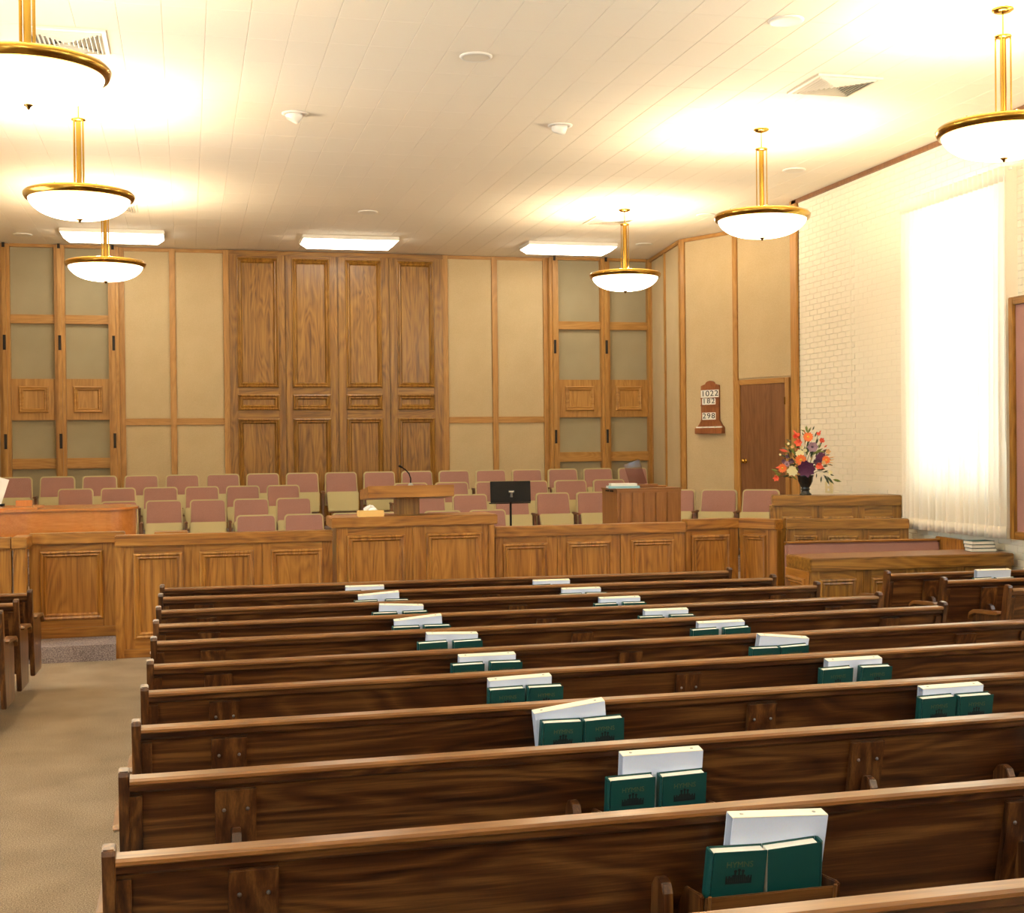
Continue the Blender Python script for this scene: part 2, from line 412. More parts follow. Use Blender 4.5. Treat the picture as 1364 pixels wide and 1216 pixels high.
# ---- oak panelled screen in the middle
sc = thing('panelled_screen', 'tall oak panelled screen in the centre of the back wall', 'wall panelling', ((xP0 + xP1) / 2, YB, RZ[1]))
hw = (xP1 - xP0) / 2; zt = CEIL - RZ[1] - .01
box('backing', 'oakd_z', sc, -hw, hw, -.05, 0, 0, zt)
cols = [(316, 372), (389, 440), (460, 509), (528, 578)]
zr = [(.05, zat(556) - RZ[1]), (zat(546) - RZ[1], zat(525) - RZ[1]), (zat(517) - RZ[1], zat(350) - RZ[1])]
edges = [-hw] + [(xat(a) + xat(b)) / 2 - (xP0 + xP1) / 2 for (_, a), (b, _) in zip(cols, cols[1:])] + [hw]
for (pa, pb), e0, e1 in zip(cols, edges, edges[1:]):
    a, b = xat(pa) - (xP0 + xP1) / 2 , xat(pb) - (xP0 + xP1) / 2
    box('stile', 'oakd_z', sc, e0 + .008, a + .02, -.075, -.05, 0, zt, .004); box('stile', 'oakd_z', sc, b - .02, e1 - .008, -.075, -.05, 0, zt, .004)
    zz = [0] + [q for p in zr for q in p] + [zt]
    for k in range(0, len(zz), 2): box('rail', 'oakd_x', sc, a + .02, b - .02, -.075, -.05, zz[k] - (.02 if k else 0), zz[k + 1] + (.02 if k + 2 < len(zz) else 0), .003)
    for z0, z1 in zr:
        p = box('panel', 'oakd_z', sc, a + .05, b - .05, -.06, -.05, z0 + .02, z1 - .02)
        frame_mould(a, b, z0, z1, -.06, .085, .045).build('moulding', 'oakd_z', sc)
box('top_rail', 'oakd_x', sc, -hw, hw, -.09, -.075, zt - .07, zt, .003)
# ---- tall grille screens at both sides
def grille(label, xs, tops):
    """xs: stile centres; open bays of grey cloth behind wood rails"""
    c = (xs[0] + xs[-1]) / 2; g = thing('cloth_grille', label, 'grille', (c, YB - .02, RZ[1]))
    zt = CEIL - RZ[1] - .01; xs = [x - c for x in xs]
    Z = lambda py: zat(py) - RZ[1]
    box('backing', 'oakd_z', g, xs[0] - .07, xs[-1] + .07, -.02, .0, 0, zt)
    for x in xs:
        st = box('stile', 'trim_z', g, x - .075, x + .075, -.16, -.02, 0, zt, .006)
        MB().box(-.03, .03, -.02, .02, -zt / 2, zt / 2).build('front_batten', 'trim_z', st, (.0, -.09, 0))
        for py in (462, 583, 337):
            MB().box(-.02, .02, -.004, .004, -.11, .11).build('slot', 'slot_black', st, (0, -.112, Z(py) - zt / 2))
    for a, b in zip(xs, xs[1:]):
        a += .075; b -= .075
        for p0, p1 in ((344, 427), (438, 506), (557, 604)): box('cloth_panel', 'grey_fabric', g, a, b, -.05, -.02, Z(p1), Z(p0))
        box('cloth_panel', 'grey_fabric', g, a, b, -.05, -.02, 0, Z(617))
        for p0, p1 in ((427, 438), (604, 617), (336, 344)): box('rail', 'trim_x', g, a, b, -.11, -.02, Z(p1), Z(p0), .004)
        bd = box('panel_board', 'trim_z', g, a, b, -.10, -.02, Z(557), Z(506), .004)
        w = b - a; frame_mould(-w * .34, w * .34, -.2, .2, -.04, .07, .03).build('moulding', 'trim_x', bd)
grille('tall oak and grey cloth grille at the left end of the back wall', [xat(9), xat(82), xat(153)], 0)
grille('tall oak and grey cloth grille right of centre behind the hanging lamp', [xat(735), xat(803), xat(865)], 0)
# ---- alcove side walls (return + oblique wall with the door), both sides
A = Vector((7.22, 18.5)); BK = Vector((7.5, 20.7))
D = Vector((8.12, 16.6))
def wall_seg(name, p, q, label, t=.15, m='tan_fabric'):
    """wall slab from p to q with its face on the right-hand side when looking p->q ... face at local y=0 looking to -y"""
    L_ = (q - p).length; a = math.atan2(q.y - p.y, q.x - p.x)
    o = MB().box(0, L_, 0, t, -.1, CEIL + .1).build(name, m, None, (p.x, p.y, 0)); o.rotation_euler = (0, 0, a)
    return struct(o, label), L_
ws, Ls = wall_seg('wall_side', BK, A, 'narrow tan fabric side wall at the right end of the choir')
wd_, Ld = wall_seg('wall_oblique', A, D, 'oblique tan fabric wall with a brown door')
def onwall(px, py, p, q):
    v = ray(px, py); dd = q - p; n_ = Vector((-dd.y, dd.x)).normalized()
    t = (p.x * n_.x + p.y * n_.y) / (v.x * n_.x + v.y * n_.y); w = EYE + v * t
    return (Vector((w.x, w.y)) - p).dot(dd.normalized()), w.z
for s, w_ in ((.03, .03), (onwall(887, 450, BK, A)[0], .03), (Ls - .05, .04)):
    box('batten', 'trim_z', ws, s - w_, s + w_, -.03, 0, .3, CEIL - .005, .004)
box('top_batten', 'trim_x', ws, 0, Ls, -.04, 0, CEIL - .06, CEIL - .005, .004)
s1 = onwall(981, 450, A, D)[0]
for s, w_ in ((.045, .045), (s1, .045)): box('batten', 'trim_z', wd_, s - w_, s + w_, -.035, 0, .3, CEIL - .005, .004)
box('top_batten', 'trim_x', wd_, 0, Ld, -.035, 0, CEIL - .06, CEIL - .005, .004)
box('fabric_panel', 'tan_fabric', wd_, .09, s1 - .045, -.02, 0, .3, CEIL - .06, .006)
# door
sa, zt_ = onwall(988, 513, A, D); sb, _ = onwall(1048, 512, A, D)
Z0 = .62
box('fabric_panel', 'tan_fabric', wd_, s1 + .045, Ld, -.02, 0, zt_ + .09, CEIL - .06, .006)
dd = thing('door_1', 'brown wooden door with brass knob in the tan fabric wall', 'door', (A.x, A.y, 0)); dd.rotation_euler = wd_.rotation_euler
dd['kind'] = 'structure'; del dd['category']
box('door_slab', 'door_z', dd, sa, sb, -.035, 0, Z0, zt_, .004)
box('door_frame', 'trim_z', dd, sa - .07, sa, -.05, 0, Z0, zt_ + .07, .004); box('door_frame', 'trim_z', dd, sb, sb + .07, -.05, 0, Z0, zt_ + .07, .004)
box('door_frame', 'trim_x', dd, sa, sb, -.05, 0, zt_, zt_ + .07, .004)
ks, kz = onwall(995, 614, A, D)
k = MB().lathe([(0, -.001), (.035, 0), (.035, .008), (.014, .012), (.014, .035), (.03, .045), (.03, .06), (.018, .068), (0, .07)], 16).xform(Matrix.Rotation(R(90), 4, 'X')).build('door_knob', 'brass', dd, (ks, -.035, kz), smooth=True)
for hz in (Z0 + .25, 1.7, zt_ - .25): box('hinge', 'brass_dark', dd, sb - .005, sb + .012, -.055, -.03, hz - .05, hz + .05)
# left mirror of the alcove walls
mir = lambda p: Vector((2 * 2.29 - p.x, p.y))
wall_seg('wall_side_left', mir(A), mir(BK), 'narrow tan fabric side wall at the left end of the choir')
wall_seg('wall_oblique_left', mir(D), mir(A), 'oblique tan fabric wall on the left of the stand')
for sx, xa, q in ((1, XR, D), (-1, XL, mir(D))):
    p = Vector((xa + sx * .0, WEND)) if sx > 0 else Vector((xa, WEND))
    e = Vector((xa + sx * 1.2, WEND))
    struct(MB().box(min(xa, xa + sx * 1.3), max(xa, xa + sx * 1.3), WEND - .15, WEND, -.1, CEIL + .1).build('wall_return_%s' % ('right' if sx > 0 else 'left'), 'tan_fabric'))
    x1 = q.x; struct(MB().box(min(x1, x1 + sx * .15), max(x1, x1 + sx * .15), WEND, q.y + .2, -.1, CEIL + .1).build('wall_alcove_%s' % ('right' if sx > 0 else 'left'), 'tan_fabric'))
struct(box('trim_1', 'trim_z', None, XR - .03, XR + .06, WEND - .13, WEND + .05, .3, CEIL - .005, .004), 'brown corner trim where the brick wall ends')
struct(box('trim_2', 'door_z', None, XR - .03, XR + .02, YF, WEND, CEIL - .055, CEIL - .002, .004), 'dark wooden trim between brick wall and ceiling')
struct(box('trim_3', 'door_z', None, XL, XL + .04, YF, WEND, CEIL - .055, CEIL - .002, .004), 'dark wooden trim along the left wall')

# ================================================================== CURTAIN
def curtain():
    t = thing('curtain', 'cream pleated curtain glowing over the tall right window', 'curtain', (7.36, 11.6, 1.04))
    y0, y1, z0, z1 = 10.70, 12.50, 1.04, 4.487
    nu, nv = 260, 26; mb = MB()
    ph = [random.uniform(-.5, .5) for _ in range(40)]
    for i in range(nu + 1):
        u = i / nu
        for j in range(nv + 1):
            v = j / nv
            amp = .028 * (1 - .45 * v ** 6) + .012 * (1 - v)
            a = u * 2 * math.pi * 22
            k = ph[int(u * 30)] * (1 - u * 30 % 1) + ph[int(u * 30) + 1] * (u * 30 % 1)
            x = amp * math.sin(a + k * 1.6 * (1 - v)) + .010 * math.sin(u * 47 + 3 * v) * (1 - v)
            y = -(y1 - y0) / 2 + u * (y1 - y0) + .012 * math.sin(a * .5 + k * 3) * (1 - v)
            mb.v.append((x, y, v * (z1 - z0 - .14)))
    for i in range(nu):
        for j in range(nv):
            a = i * (nv + 1) + j; mb.f.append((a, a + nv + 1, a + nv + 2, a + 1))
    mb.build('drape', 'curtain_cloth', t, smooth=True)
    hd = MB()
    for i in range(nu + 1):
        u = i / nu; a = u * 2 * math.pi * 22; x = .022 * math.sin(a)
        for z, dx in ((3.305, 0), (3.43, -.004), (3.447, .004)): hd.v.append((x + dx - .003, -(y1 - y0) / 2 + u * (y1 - y0), z))
    for i in range(nu):
        for j in range(2): a = i * 3 + j; hd.f.append((a, a + 3, a + 4, a + 1))
    o = hd.build('heading', 'curtain_cloth', t, smooth=True); so = o.modifiers.new('s', 'SOLIDIFY'); so.thickness = .012
    hm = MB()
    for i in range(nu + 1):
        u = i / nu; a = u * 2 * math.pi * 22
        k = ph[int(u * 30)] * (1 - u * 30 % 1) + ph[int(u * 30) + 1] * (u * 30 % 1)
        x = .04 * math.sin(a + k * 1.6) + .010 * math.sin(u * 47)
        y = -(y1 - y0) / 2 + u * (y1 - y0) + .012 * math.sin(a * .5 + k * 3)
        hm.v.append((x - .004, y, -.002)); hm.v.append((x - .004, y, .11))
    for i in range(nu): hm.f.append((2 * i, 2 * i + 2, 2 * i + 3, 2 * i + 1))
    o = hm.build('hem', 'curtain_cloth', t, smooth=True); so = o.modifiers.new('s', 'SOLIDIFY'); so.thickness = .006
    # side return towards the wall
    MB().box(.0, .13, -.004, .004, .1, z1 - z0).build('side_return', 'curtain_cloth', t, (0, -(y1 - y0) / 2, 0))
    MB().tube([(.05, -.95, 3.42), (.05, .95, 3.42)], .012).build('curtain_rod', 'white_plastic', t)
    MB().tube([(-.03, -.93, 3.4), (-.03, -.93, .9)], .004).build('pull_cord', 'white_plastic', t)
curtain()
# mauve acoustic board on the wall, nearest right
bd = thing('acoustic_board', 'mauve fabric board in a dark wooden frame beside the curtain', 'wall board', (7.2, 10.43, 1.06))
bz = 3.235 - 1.06
box('fabric_face', 'mauve', bd, .03, .28, -1.9, -.06, .05, bz - .05)
for a in ((0, .29, -.07, 0, 0, bz), (0, .29, -1.95, -1.88, 0, bz)): box('frame_stile', 'oakd_z', bd, *a, .005)
for a in ((0, .29, -1.88, -.07, 0, .07), (0, .29, -1.88, -.07, bz - .07, bz)): box('frame_rail', 'oakd_y', bd, *a, .005)

# ================================================================== CEILING FIXTURES
def pendant_parts(t):
    """origin at the ceiling; rim at z=-.86"""
    r = -.86
    MB().lathe([(0, 0), (.075, 0), (.078, -.012), (.05, -.028), (.02, -.034), (0, -.036)], 24).build('canopy', 'brass', t, smooth=True)
    MB().tube([(0, 0, -.03), (0, 0, -.19)], .007).build('stem', 'brass', t)
    MB().lathe([(0, -.18), (.03, -.182), (.06, -.19), (.06, -.202), (.03, -.212), (0, -.214)], 20).build('collar', 'brass', t, smooth=True)
    MB().tube([(0, 0, -.2), (0, 0, r + .02)], .022, 12).build('tube', 'brass', t)
    for k in range(4):
        a = R(45 + 90 * k); MB().tube([(.052 * math.cos(a), .052 * math.sin(a), -.195), (.052 * math.cos(a), .052 * math.sin(a), r + .01)], .006).build('rod', 'brass', t)
    for k in range(4):
        a = R(45 + 90 * k); MB().tube([(.03 * math.cos(a), .03 * math.sin(a), r + .015), (.43 * math.cos(a), .43 * math.sin(a), r + .015)], .008, 6).build('spoke', 'brass_dark', t)
    ring = MB().lathe([(.465, r - .005), (.468, r + .012), (.45, r + .032), (.425, r + .036), (.405, r + .02), (.405, r - .02), (.43, r - .038), (.452, r - .03)], 64, close=True).build('ring', 'brass_ring', t, smooth=True)
    for k in range(8):
        a = R(22.5 + 45 * k); MB().lathe([(0, -.005), (.006, -.003), (.006, .003), (0, .005)], 8).build('rivet', 'brass', ring, (.438 * math.cos(a), .438 * math.sin(a), r + .036))
    prof = []
    for k in range(13):
        w = k / 12; rr = .43 * math.cos(w * math.pi / 2) ** .75 if k < 12 else 0.0; prof.append((rr, r - .015 - .185 * math.sin(w * math.pi / 2) ** 1.15))
    MB().lathe(prof, 48).build('bowl', 'bowl_glass', t, smooth=True)
    MB().lathe([(0, r - .19), (.028, r - .198), (.028, r - .206), (.012, r - .214), (.012, r - .222), (0, r - .232)], 16).build('finial', 'brass_dark', t, smooth=True)
pend = [(-.87, 8.1, 'brass pendant lamp cut off by the top left corner'), (-.88, 12.0, 'brass pendant lamp, middle one of the left row'), (-.91, 16.3, 'brass pendant lamp in front of the left cloth grille'),
        (5.68, 8.26, 'brass pendant lamp nearest above the right window'), (5.49, 11.9, 'brass pendant lamp, middle one of the right row, before the oblique wall'), (5.58, 16.3, 'brass pendant lamp in front of the right cloth grille')]
first = None
for x, y, lab in pend:
    if not first:
        first = thing('pendant_lamp', lab, 'lamp', (x, y, CEIL), 0, 'brass pendant lamps'); pendant_parts(first)
    else:
        c = copy_tree(first); c.location = (x, y, CEIL); c['label'] = lab
for x, y in [(p[0], p[1]) for p in pend] + [(-.87, 4.0), (5.6, 4.2), (-.87, 0), (5.6, 0)]:
    L = bpy.data.lights.new('pendant_bulb', 'POINT'); L.energy = LAMP_W; L.color = (1, .84, .62); L.shadow_soft_size = .12
    lo_ = bpy.data.objects.new('pendant_bulb', L); COL.objects.link(lo_); lo_.location = (x, y, CEIL - .80)
for x, y, lab in ((-.87, 4.0, 'left side, closest behind the viewer'), (5.6, 4.2, 'right side, closest behind the viewer'), (-.87, 0, 'left side, at the very back'), (5.6, 0, 'right side, at the very back')):
    c = copy_tree(first); c.location = (x, y, CEIL); c['label'] = 'brass pendant lamp over the rear pews, ' + lab
# fluorescent wraps
def fluor(x, y, label):
    t = thing('ceiling_light', label, 'ceiling light', (x, y, CEIL), 0, 'fluorescent ceiling lights')
    box('housing', 'white_plastic', t, -.70, .70, -.30, .30, -.055, 0, .006)
    mb = MB(); a = [(-.685, -.29, -.056), (.685, -.29, -.056), (.685, .29, -.056), (-.685, .29, -.056), (-.60, -.22, -.125), (.60, -.22, -.125), (.60, .22, -.125), (-.60, .22, -.125)]
    mb.v = a; mb.f = [(4, 5, 6, 7), (0, 1, 5, 4), (1, 2, 6, 5), (2, 3, 7, 6), (3, 0, 4, 7)]
    mb.build('diffuser', 'tube_diffuser', t)
for px, lab in ((151, 'white fluorescent ceiling light above the left cloth grille'), (465, 'white fluorescent ceiling light above the panelled screen'), (757, 'white fluorescent ceiling light above the right cloth grille')):
    fluor(aty(px, 325, 19.3).x, 19.3, lab)
# vents
def vent(x, y, label, s=.60):
    t = thing('ceiling_vent', label, 'vent', (x, y, CEIL), 0, 'square ceiling vents')
    h = s / 2
    box('backing', 'vent_dark', t, -h + .02, h - .02, -h + .02, h - .02, -.004, .0)
    for a in ((-h, h, -h, -h + .03), (-h, h, h - .03, h), (-h, -h + .03, -h + .03, h - .03), (h - .03, h, -h + .03, h - .03)):
        box('frame', 'vent_metal', t, *a, -.018, 0)
    n_ = 8
    for q in range(4):
        for k in range(n_):
            d0 = .03 + k * (h - .04) / n_; w = h - .03 - (d0 - .03) - .008
            if w < .012: continue
            mb = MB().prism([(-h + d0 + .004, -.006), (-h + d0 + .022, -.026), (-h + d0 + .026, -.026), (-h + d0 + .010, -.006)], -w, w, 'x')
            mb.build('louvre', 'vent_metal', t).rotation_euler = (0, 0, R(90 * q))
vent(5.44, 10.31, 'square louvred ceiling vent between the two nearest right pendants', .60)
vent(5.65, 17.1, 'small looking square ceiling vent behind the farthest right pendant', .60)
p = atz(150, 276, CEIL); vent(p.x, p.y, 'square ceiling vent behind the middle left pendant', .60)
p = atz(88, 53, CEIL); vent(p.x, p.y, 'square ceiling vent behind the nearest left pendant', .60)
# round speakers / eyeball spots
def speaker(px, py, label, r=.13):
    p = atz(px, py, CEIL); t = thing('ceiling_speaker', label, 'speaker', p, 0, 'round ceiling speakers')
    MB().lathe([(0, 0), (r, 0), (r, -.006), (r * .86, -.016), (r * .8, -.012), (0, -.012)], 32).build('bezel', 'white_plastic', t, smooth=True)
    MB().lathe([(0, -.016), (r * .78, -.014)], 32).build('mesh_disc', 'vent_metal', t)
for px, py, lab in ((634, 75, 'round white ceiling speaker near the top middle'), (1047, 27, 'round white ceiling speaker near the top right vent'), (490, 282, 'flat round ceiling speaker above the central fluorescent light'),
                    (1058, 226, 'round ceiling speaker by the right wall trim'), (940, 286, 'round ceiling speaker left of the middle right pendant'), (858, 325, 'small round ceiling speaker in the back right corner'), (30, 312, 'small round ceiling speaker in the back left corner')):
    speaker(px, py, lab)
def eyeball(px, py, label, yaw):
    p = atz(px, py, CEIL); t = thing('eyeball_spotlight', label, 'spotlight', p, yaw, 'eyeball spotlights')
    MB().lathe([(0, 0), (.12, 0), (.12, -.006), (.085, -.014), (.08, 0)], 28).build('trim_ring', 'white_plastic', t, smooth=True)
    mb = MB().lathe([(.0, .02), (.07, .02), (.075, -.01), (.07, -.06), (.055, -.075), (.045, -.06), (0, -.05)], 24).xform(Matrix.Rotation(R(28), 4, 'X'))
    mb.build('eyeball', 'white_plastic', t, smooth=True)
eyeball(393, 151, 'white eyeball spotlight left of centre on the ceiling', R(80)); eyeball(746, 167, 'white eyeball spotlight right of centre on the ceiling', R(20))

# ================================================================== ROSTRUM
def panel_wall(name, label, cat, p, q, z0, z1, panels, cap=.105, capo=.035, mz=None, wd='oak', thick=.08, group=None, base=.08, body_inset=(0, 0), capdepth=.0):
    """panelled wood wall from p to q (plan), face to local -y; panels = list of (s0,s1) moulding extents"""
    p, q = Vector(p), Vector(q); L_ = (q - p).length; a = math.atan2(q.y - p.y, q.x - p.x)
    t = thing(name, label, cat, (p.x, p.y, z0), a, group); h = z1 - z0
    i0, i1 = body_inset
    box('body', wd + '_z', t, i0, L_ - i1, .012, thick, 0, h - cap)
    box('cap', wd + '_x', t, -.0, L_, -capo, thick + capo + capdepth, h - cap, h, .008)
    box('base_board', wd + '_x', t, i0, L_ - i1, -.012, .012, 0, base, .004)
    e = [i0] + [(x[1] + y[0]) / 2 for x, y in zip(panels, panels[1:])] + [L_ - i1]
    m0, m1 = mz if mz else (.17, h - cap - .075)
    for (s0, s1), a0, a1 in zip(panels, e, e[1:]):
        g = .003
        box('stile', wd + '_z', t, a0 + g, s0 + .01, 0, .012, base, h - cap, .002); box('stile', wd + '_z', t, s1 - .01, a1 - g, 0, .012, base, h - cap, .002)
        box('rail', wd + '_x', t, s0 + .01, s1 - .01, 0, .012, m1 - .01, h - cap, .002)
        if m0 - base > .02: box('rail', wd + '_x', t, s0 + .01, s1 - .01, 0, .012, base, m0 + .01, .002)
        box('panel', wd + '_z', t, s0 + .03, s1 - .03, .004, .012, m0 + .02, m1 - .02)
        frame_mould(s0, s1, m0, m1, .004, min(.065, (s1 - s0) * .2), .03).build('moulding', wd + '_z', t)
    return t, L_
YR = 12.82
X = lambda px, Y=YR: aty(px, 720, Y).x
Zr = 1.152
x0, x1, x2, x3 = X(153), X(440), X(662), X(912)
t, _ = panel_wall('rostrum_rail', 'three panel oak rostrum rail left of the pulpit', 'railing', (x0, YR), (x1 + .02, YR), 0, Zr,
           [(X(a) - x0, X(b) - x0) for a, b in ((177, 243), (265, 338), (360, 430))], mz=(.17, .98))
box('end_post', 'oak_z', t, 0, .075, -.014, .09, 0, Zr - .105, .004)
box('book_ledge', 'oak_x', t, X(205) - x0, X(250) - x0, .12, .35, Zr - .03, Zr + .012, .004)
panel_wall('rostrum_rail', 'three panel oak rostrum rail between pulpit and organ end', 'railing', (x2 - .02, YR), (x3, YR - .01), 0, Zr - .012,
           [(X(a) - x2, X(b) - x2) for a, b in ((672, 732), (757, 815), (842, 900))], mz=(.17, .97))
# pulpit counter
YP = YR - .10
xa, xb = aty(441, 690, YP).x, aty(662, 690, YP).x
pc, LP = panel_wall('pulpit_counter', 'two panel oak pulpit counter with thick cap at the centre', 'counter', (xa, YP), (xb, YP), 0, 1.275,
           [(aty(462, 720, YP).x - xa, aty(540, 720, YP).x - xa), (aty(567, 720, YP).x - xa, aty(643, 720, YP).x - xa)], cap=.10, capo=.03, mz=(.17, 1.10), thick=.45, body_inset=(.05, .03))
for s in (.09, LP / 2, LP - .06): box('pilaster', 'oak_z', pc, s - .03, s + .03, -.016, 0, .08, 1.17, .004)
# pulpit desk on the counter
pd = thing('pulpit', 'oak pulpit reading desk with slanted top on a pillar', 'pulpit', ((aty(490, 660, 12.78).x + aty(605, 650, 12.78).x) / 2, 13.08, 1.275))
box('pillar', 'oakd_z', pd, -.115, .115, -.10, .10, 0, .19, .004)
hwx = (aty(605, 650, 12.78).x - aty(490, 650, 12.78).x) / 2
MB().prism([(-.30, .298), (.32, .225), (.32, .14), (-.30, .182)], -hwx, hwx, 'x').build('desk_top', 'oak_x', pd, bevel=.005)
MB().prism([(.30, .225), (.32, .225), (.32, .25), (.30, .25)], -hwx + .02, hwx - .02, 'x').build('book_stop', 'oak_x', pd)
mic = thing('microphone', 'thin gooseneck microphone on the pulpit', 'microphone', (pd.location.x + .03, 13.0, 1.565))
MB().lathe([(0, -.03), (.035, -.03), (.03, 0), (.012, .025), (0, .03)], 14).build('mount', 'steel', mic, smooth=True)
MB().tube([(0, 0, .02), (.0, -.01, .07), (-.02, -.03, .12), (-.06, -.06, .16), (-.10, -.08, .185)], .006).build('gooseneck', 'black_metal', mic)
MB().tube([(-.098, -.079, .184), (-.13, -.09, .20)], [.009, .011]).build('capsule', 'black_metal', mic)
pt = aty(494, 687, 12.78); tb = thing('tissue_box', 'cream tissue box with a white tissue on the pulpit counter', 'tissue box', (pt.x, 12.80, 1.275))
box('carton', 'tissue_box', tb, -.125, .125, -.06, .06, 0, .06, .003)
mb = MB(); rnd = random.Random(3)
for i in range(9):
    for j in range(5):
        u = i / 8 * 2 - 1; v = j / 4; mb.v.append((u * .07 * (1 - v * .3) + rnd.uniform(-.012, .012), rnd.uniform(-.03, .03) * (1 - v * .2), .058 + v * .055 * (1 - u * u * .5) + rnd.uniform(-.01, .01) * v))
for i in range(8):
    for j in range(4): a = i * 5 + j; mb.f.append((a, a + 5, a + 6, a + 1))
o = mb.build('tissue', 'tissue', tb, smooth=True); so = o.modifiers.new('s', 'SOLIDIFY'); so.thickness = .012; o.modifiers.new('ss', 'SUBSURF').render_levels = 1
# left wing behind the step
YW = 13.3
ax0, ax1 = aty(38, 712, YW).x, aty(152, 712, YW).x
wt, _ = panel_wall('rostrum_rail', 'single panel oak rail set back behind the carpeted step', 'railing', (ax0, YW), (ax1 + .1, YW), .15, 1.16, [(aty(53, 780, YW).x - ax0, aty(138, 780, YW).x - ax0)], mz=(.17, .84), base=.1)
panel_wall('rostrum_rail', 'oak rail end running off the left edge of the picture', 'railing', (-2.88, 12.86), (-1.585, 12.86), .0, 1.156, [(.12, .55), (.68, 1.18)], mz=(.17, .98))
t = thing('rail_post', 'plain oak corner post at the left end of the stand steps', 'post', (-1.51, 12.9, 0)); box('post', 'oak_z', t, -.055, .055, -.06, .06, 0, 1.05, .004); box('post_cap', 'oak_x', t, -.07, .07, -.075, .34, 1.05, 1.156, .006)
box('return_panel', 'oakd_y', t, -.03, .03, .06, .32, .15, 1.05)
struct(MB().box(-1.46, x0, 12.72, 13.4, 0, .15).build('floor_step', 'step_carpet'), 'carpeted step up to the stand')
# right wing
p0, p1 = atz(913, 692, 1.15), atz(983, 690, 1.15)
L1 = (p1 - p0).length
panel_wall('rostrum_rail', 'short single panel oak rail just right of the organ', 'railing', (p0.x, p0.y), (p1.x, p1.y), 0, 1.15, [(.06, L1 - .1)], mz=(.17, .98))
p0, p1 = atz(985, 690, 1.15), atz(1035, 692, 1.15); L1 = (p1 - p0).length
t, _ = panel_wall('rostrum_rail', 'narrow oak end panel turned towards the aisle', 'railing', (p0.x, p0.y), (p1.x, p1.y), 0, 1.15, [(.05, L1 - .14)], mz=(.17, .98))
box('end_post', 'oak_z', t, L1 - .11, L1, -.012, .1, 0, 1.04, .004)
p0, p1 = Vector((6.10, 12.70, 0)), Vector((7.26, 12.24, 0)); L1 = (p1 - p0).length
panel_wall('stand_rail', 'lower oak panel rail behind the mauve bench', 'railing', (p0.x, p0.y), (p1.x, p1.y), 0, 1.15, [(.08, .32), (.42, .74), (.84, 1.16)], mz=(.2, .98), wd='oakd')
w0, w1 = Vector((6.2, 13.25, 0)), Vector((7.46, 12.72, 0)); L2 = (w1 - w0).length
w2, _ = panel_wall('flower_ledge', 'upper oak panel ledge carrying the flowers', 'ledge', (w0.x, w0.y), (w1.x, w1.y), 0, 1.375, [(.10, .42), (.54, .86), (.97, 1.28)], cap=.11, mz=(.3, 1.15), wd='oakd', thick=.3)
box('end_panel', 'oakd_y', w2, -.02, 0, .0, .3, 0, 1.26, .003)
# sacrament table
TZ = .905
a0, a1 = atz(1082, 745, TZ), atz(1358, 737, TZ)
a0 = Vector((a0.x, a0.y + .06, 0)); a1 = Vector((7.42, a1.y + .06, 0)); L3 = (a1 - a0).length
ds = L3 / 4
tb, _ = panel_wall('side_table', 'long low oak panelled table with dark polished top by the right wall', 'table', (a0.x, a0.y), (a1.x, a1.y), 0, TZ, [(ds * k + .09, ds * (k + 1) - .05) for k in range(4)], cap=.115, mz=(.25, .72), wd='oakd', thick=.5)
box('end_panel', 'oak_y', tb, -.02, 0, .0, .5, 0, TZ - .115, .003)
frame_mould(-.2, .2, .25, .72, 0, .06, .03).xform(Matrix.Rotation(R(-90), 4, 'Z')).build('end_moulding', 'oak_z', tb, (-.02, .25, 0))
box('polished_top', 'door_z', tb, .03, L3 - .03, .0, .5, TZ - .001, TZ + .002)
be = thing('padded_bench', 'mauve padded bench with wooden top rail behind the long table', 'bench', (5.95, 11.62, 0), R(-6))
box('back_pad', 'mauve', be, -.20, 1.42, .42, .50, .05, .945, .02); box('top_rail', 'oak_x', be, -.20, 1.44, .41, .52, .945, .96, .006)
box('seat_pad', 'mauve', be, -.12, 1.42, 0, .44, .35, .45, .02); box('base', 'oakd_x', be, -.1, 1.40, .03, .48, 0, .35)
box('end_panel', 'oak_z', be, 1.42, 1.47, -.02, .53, 0, .98, .006)

# ================================================================== PIANO, ORGAN, STANDS
pn = thing('grand_piano', 'honey coloured grand piano with a curved side at the left', 'piano', (-1.6, 14.3, STAGE))
def plan(off):
    pts = []
    ctrl = [(-1.2, -.73), (-.9, -.72), (-.55, -.70), (-.3, -.66), (-.1, -.57), (.05, -.50), (.25, -.46), (.5, -.46), (.75, -.50), (.92, -.46), (1.03, -.36), (1.08, -.2), (1.08, 0), (1.04, .2), (.95, .4), (.8, .5), (-1.2, .55)]
    c = Vector((-.2, 0))
    for i, p in enumerate(ctrl):
        a = Vector(ctrl[i - 1]); b = Vector(ctrl[(i + 1) % len(ctrl)]); tn = (b - a).normalized(); nn = Vector((tn.y, -tn.x))
        q = Vector(p) + nn * off; pts.append((q.x, q.y))
    return pts
def smooth_closed(pts, n=4):
    out = []; m = len(pts)
    for i in range(m):
        p0, p1, p2, p3 = [Vector(pts[(i + k) % m]) for k in (-1, 0, 1, 2)]
        sharp = i in (m - 1, m - 2) or i == 0
        for k in range(n):
            t = k / n
            q = p1.lerp(p2, t) if sharp else .5 * ((2 * p1) + (p2 - p0) * t + (2 * p0 - 5 * p1 + 4 * p2 - p3) * t * t + (3 * p1 - p0 - 3 * p2 + p3) * t ** 3)
            out.append((q.x, q.y))
    return out
me = MB().prism(smooth_closed(plan(0)), .68, 1.045, 'z').mesh('rim', 'piano_x')
put('rim', me, pn)
MB().prism(smooth_closed(plan(.025)), 1.045, 1.07, 'z').build('lid', 'piano_x', pn, bevel=.004)
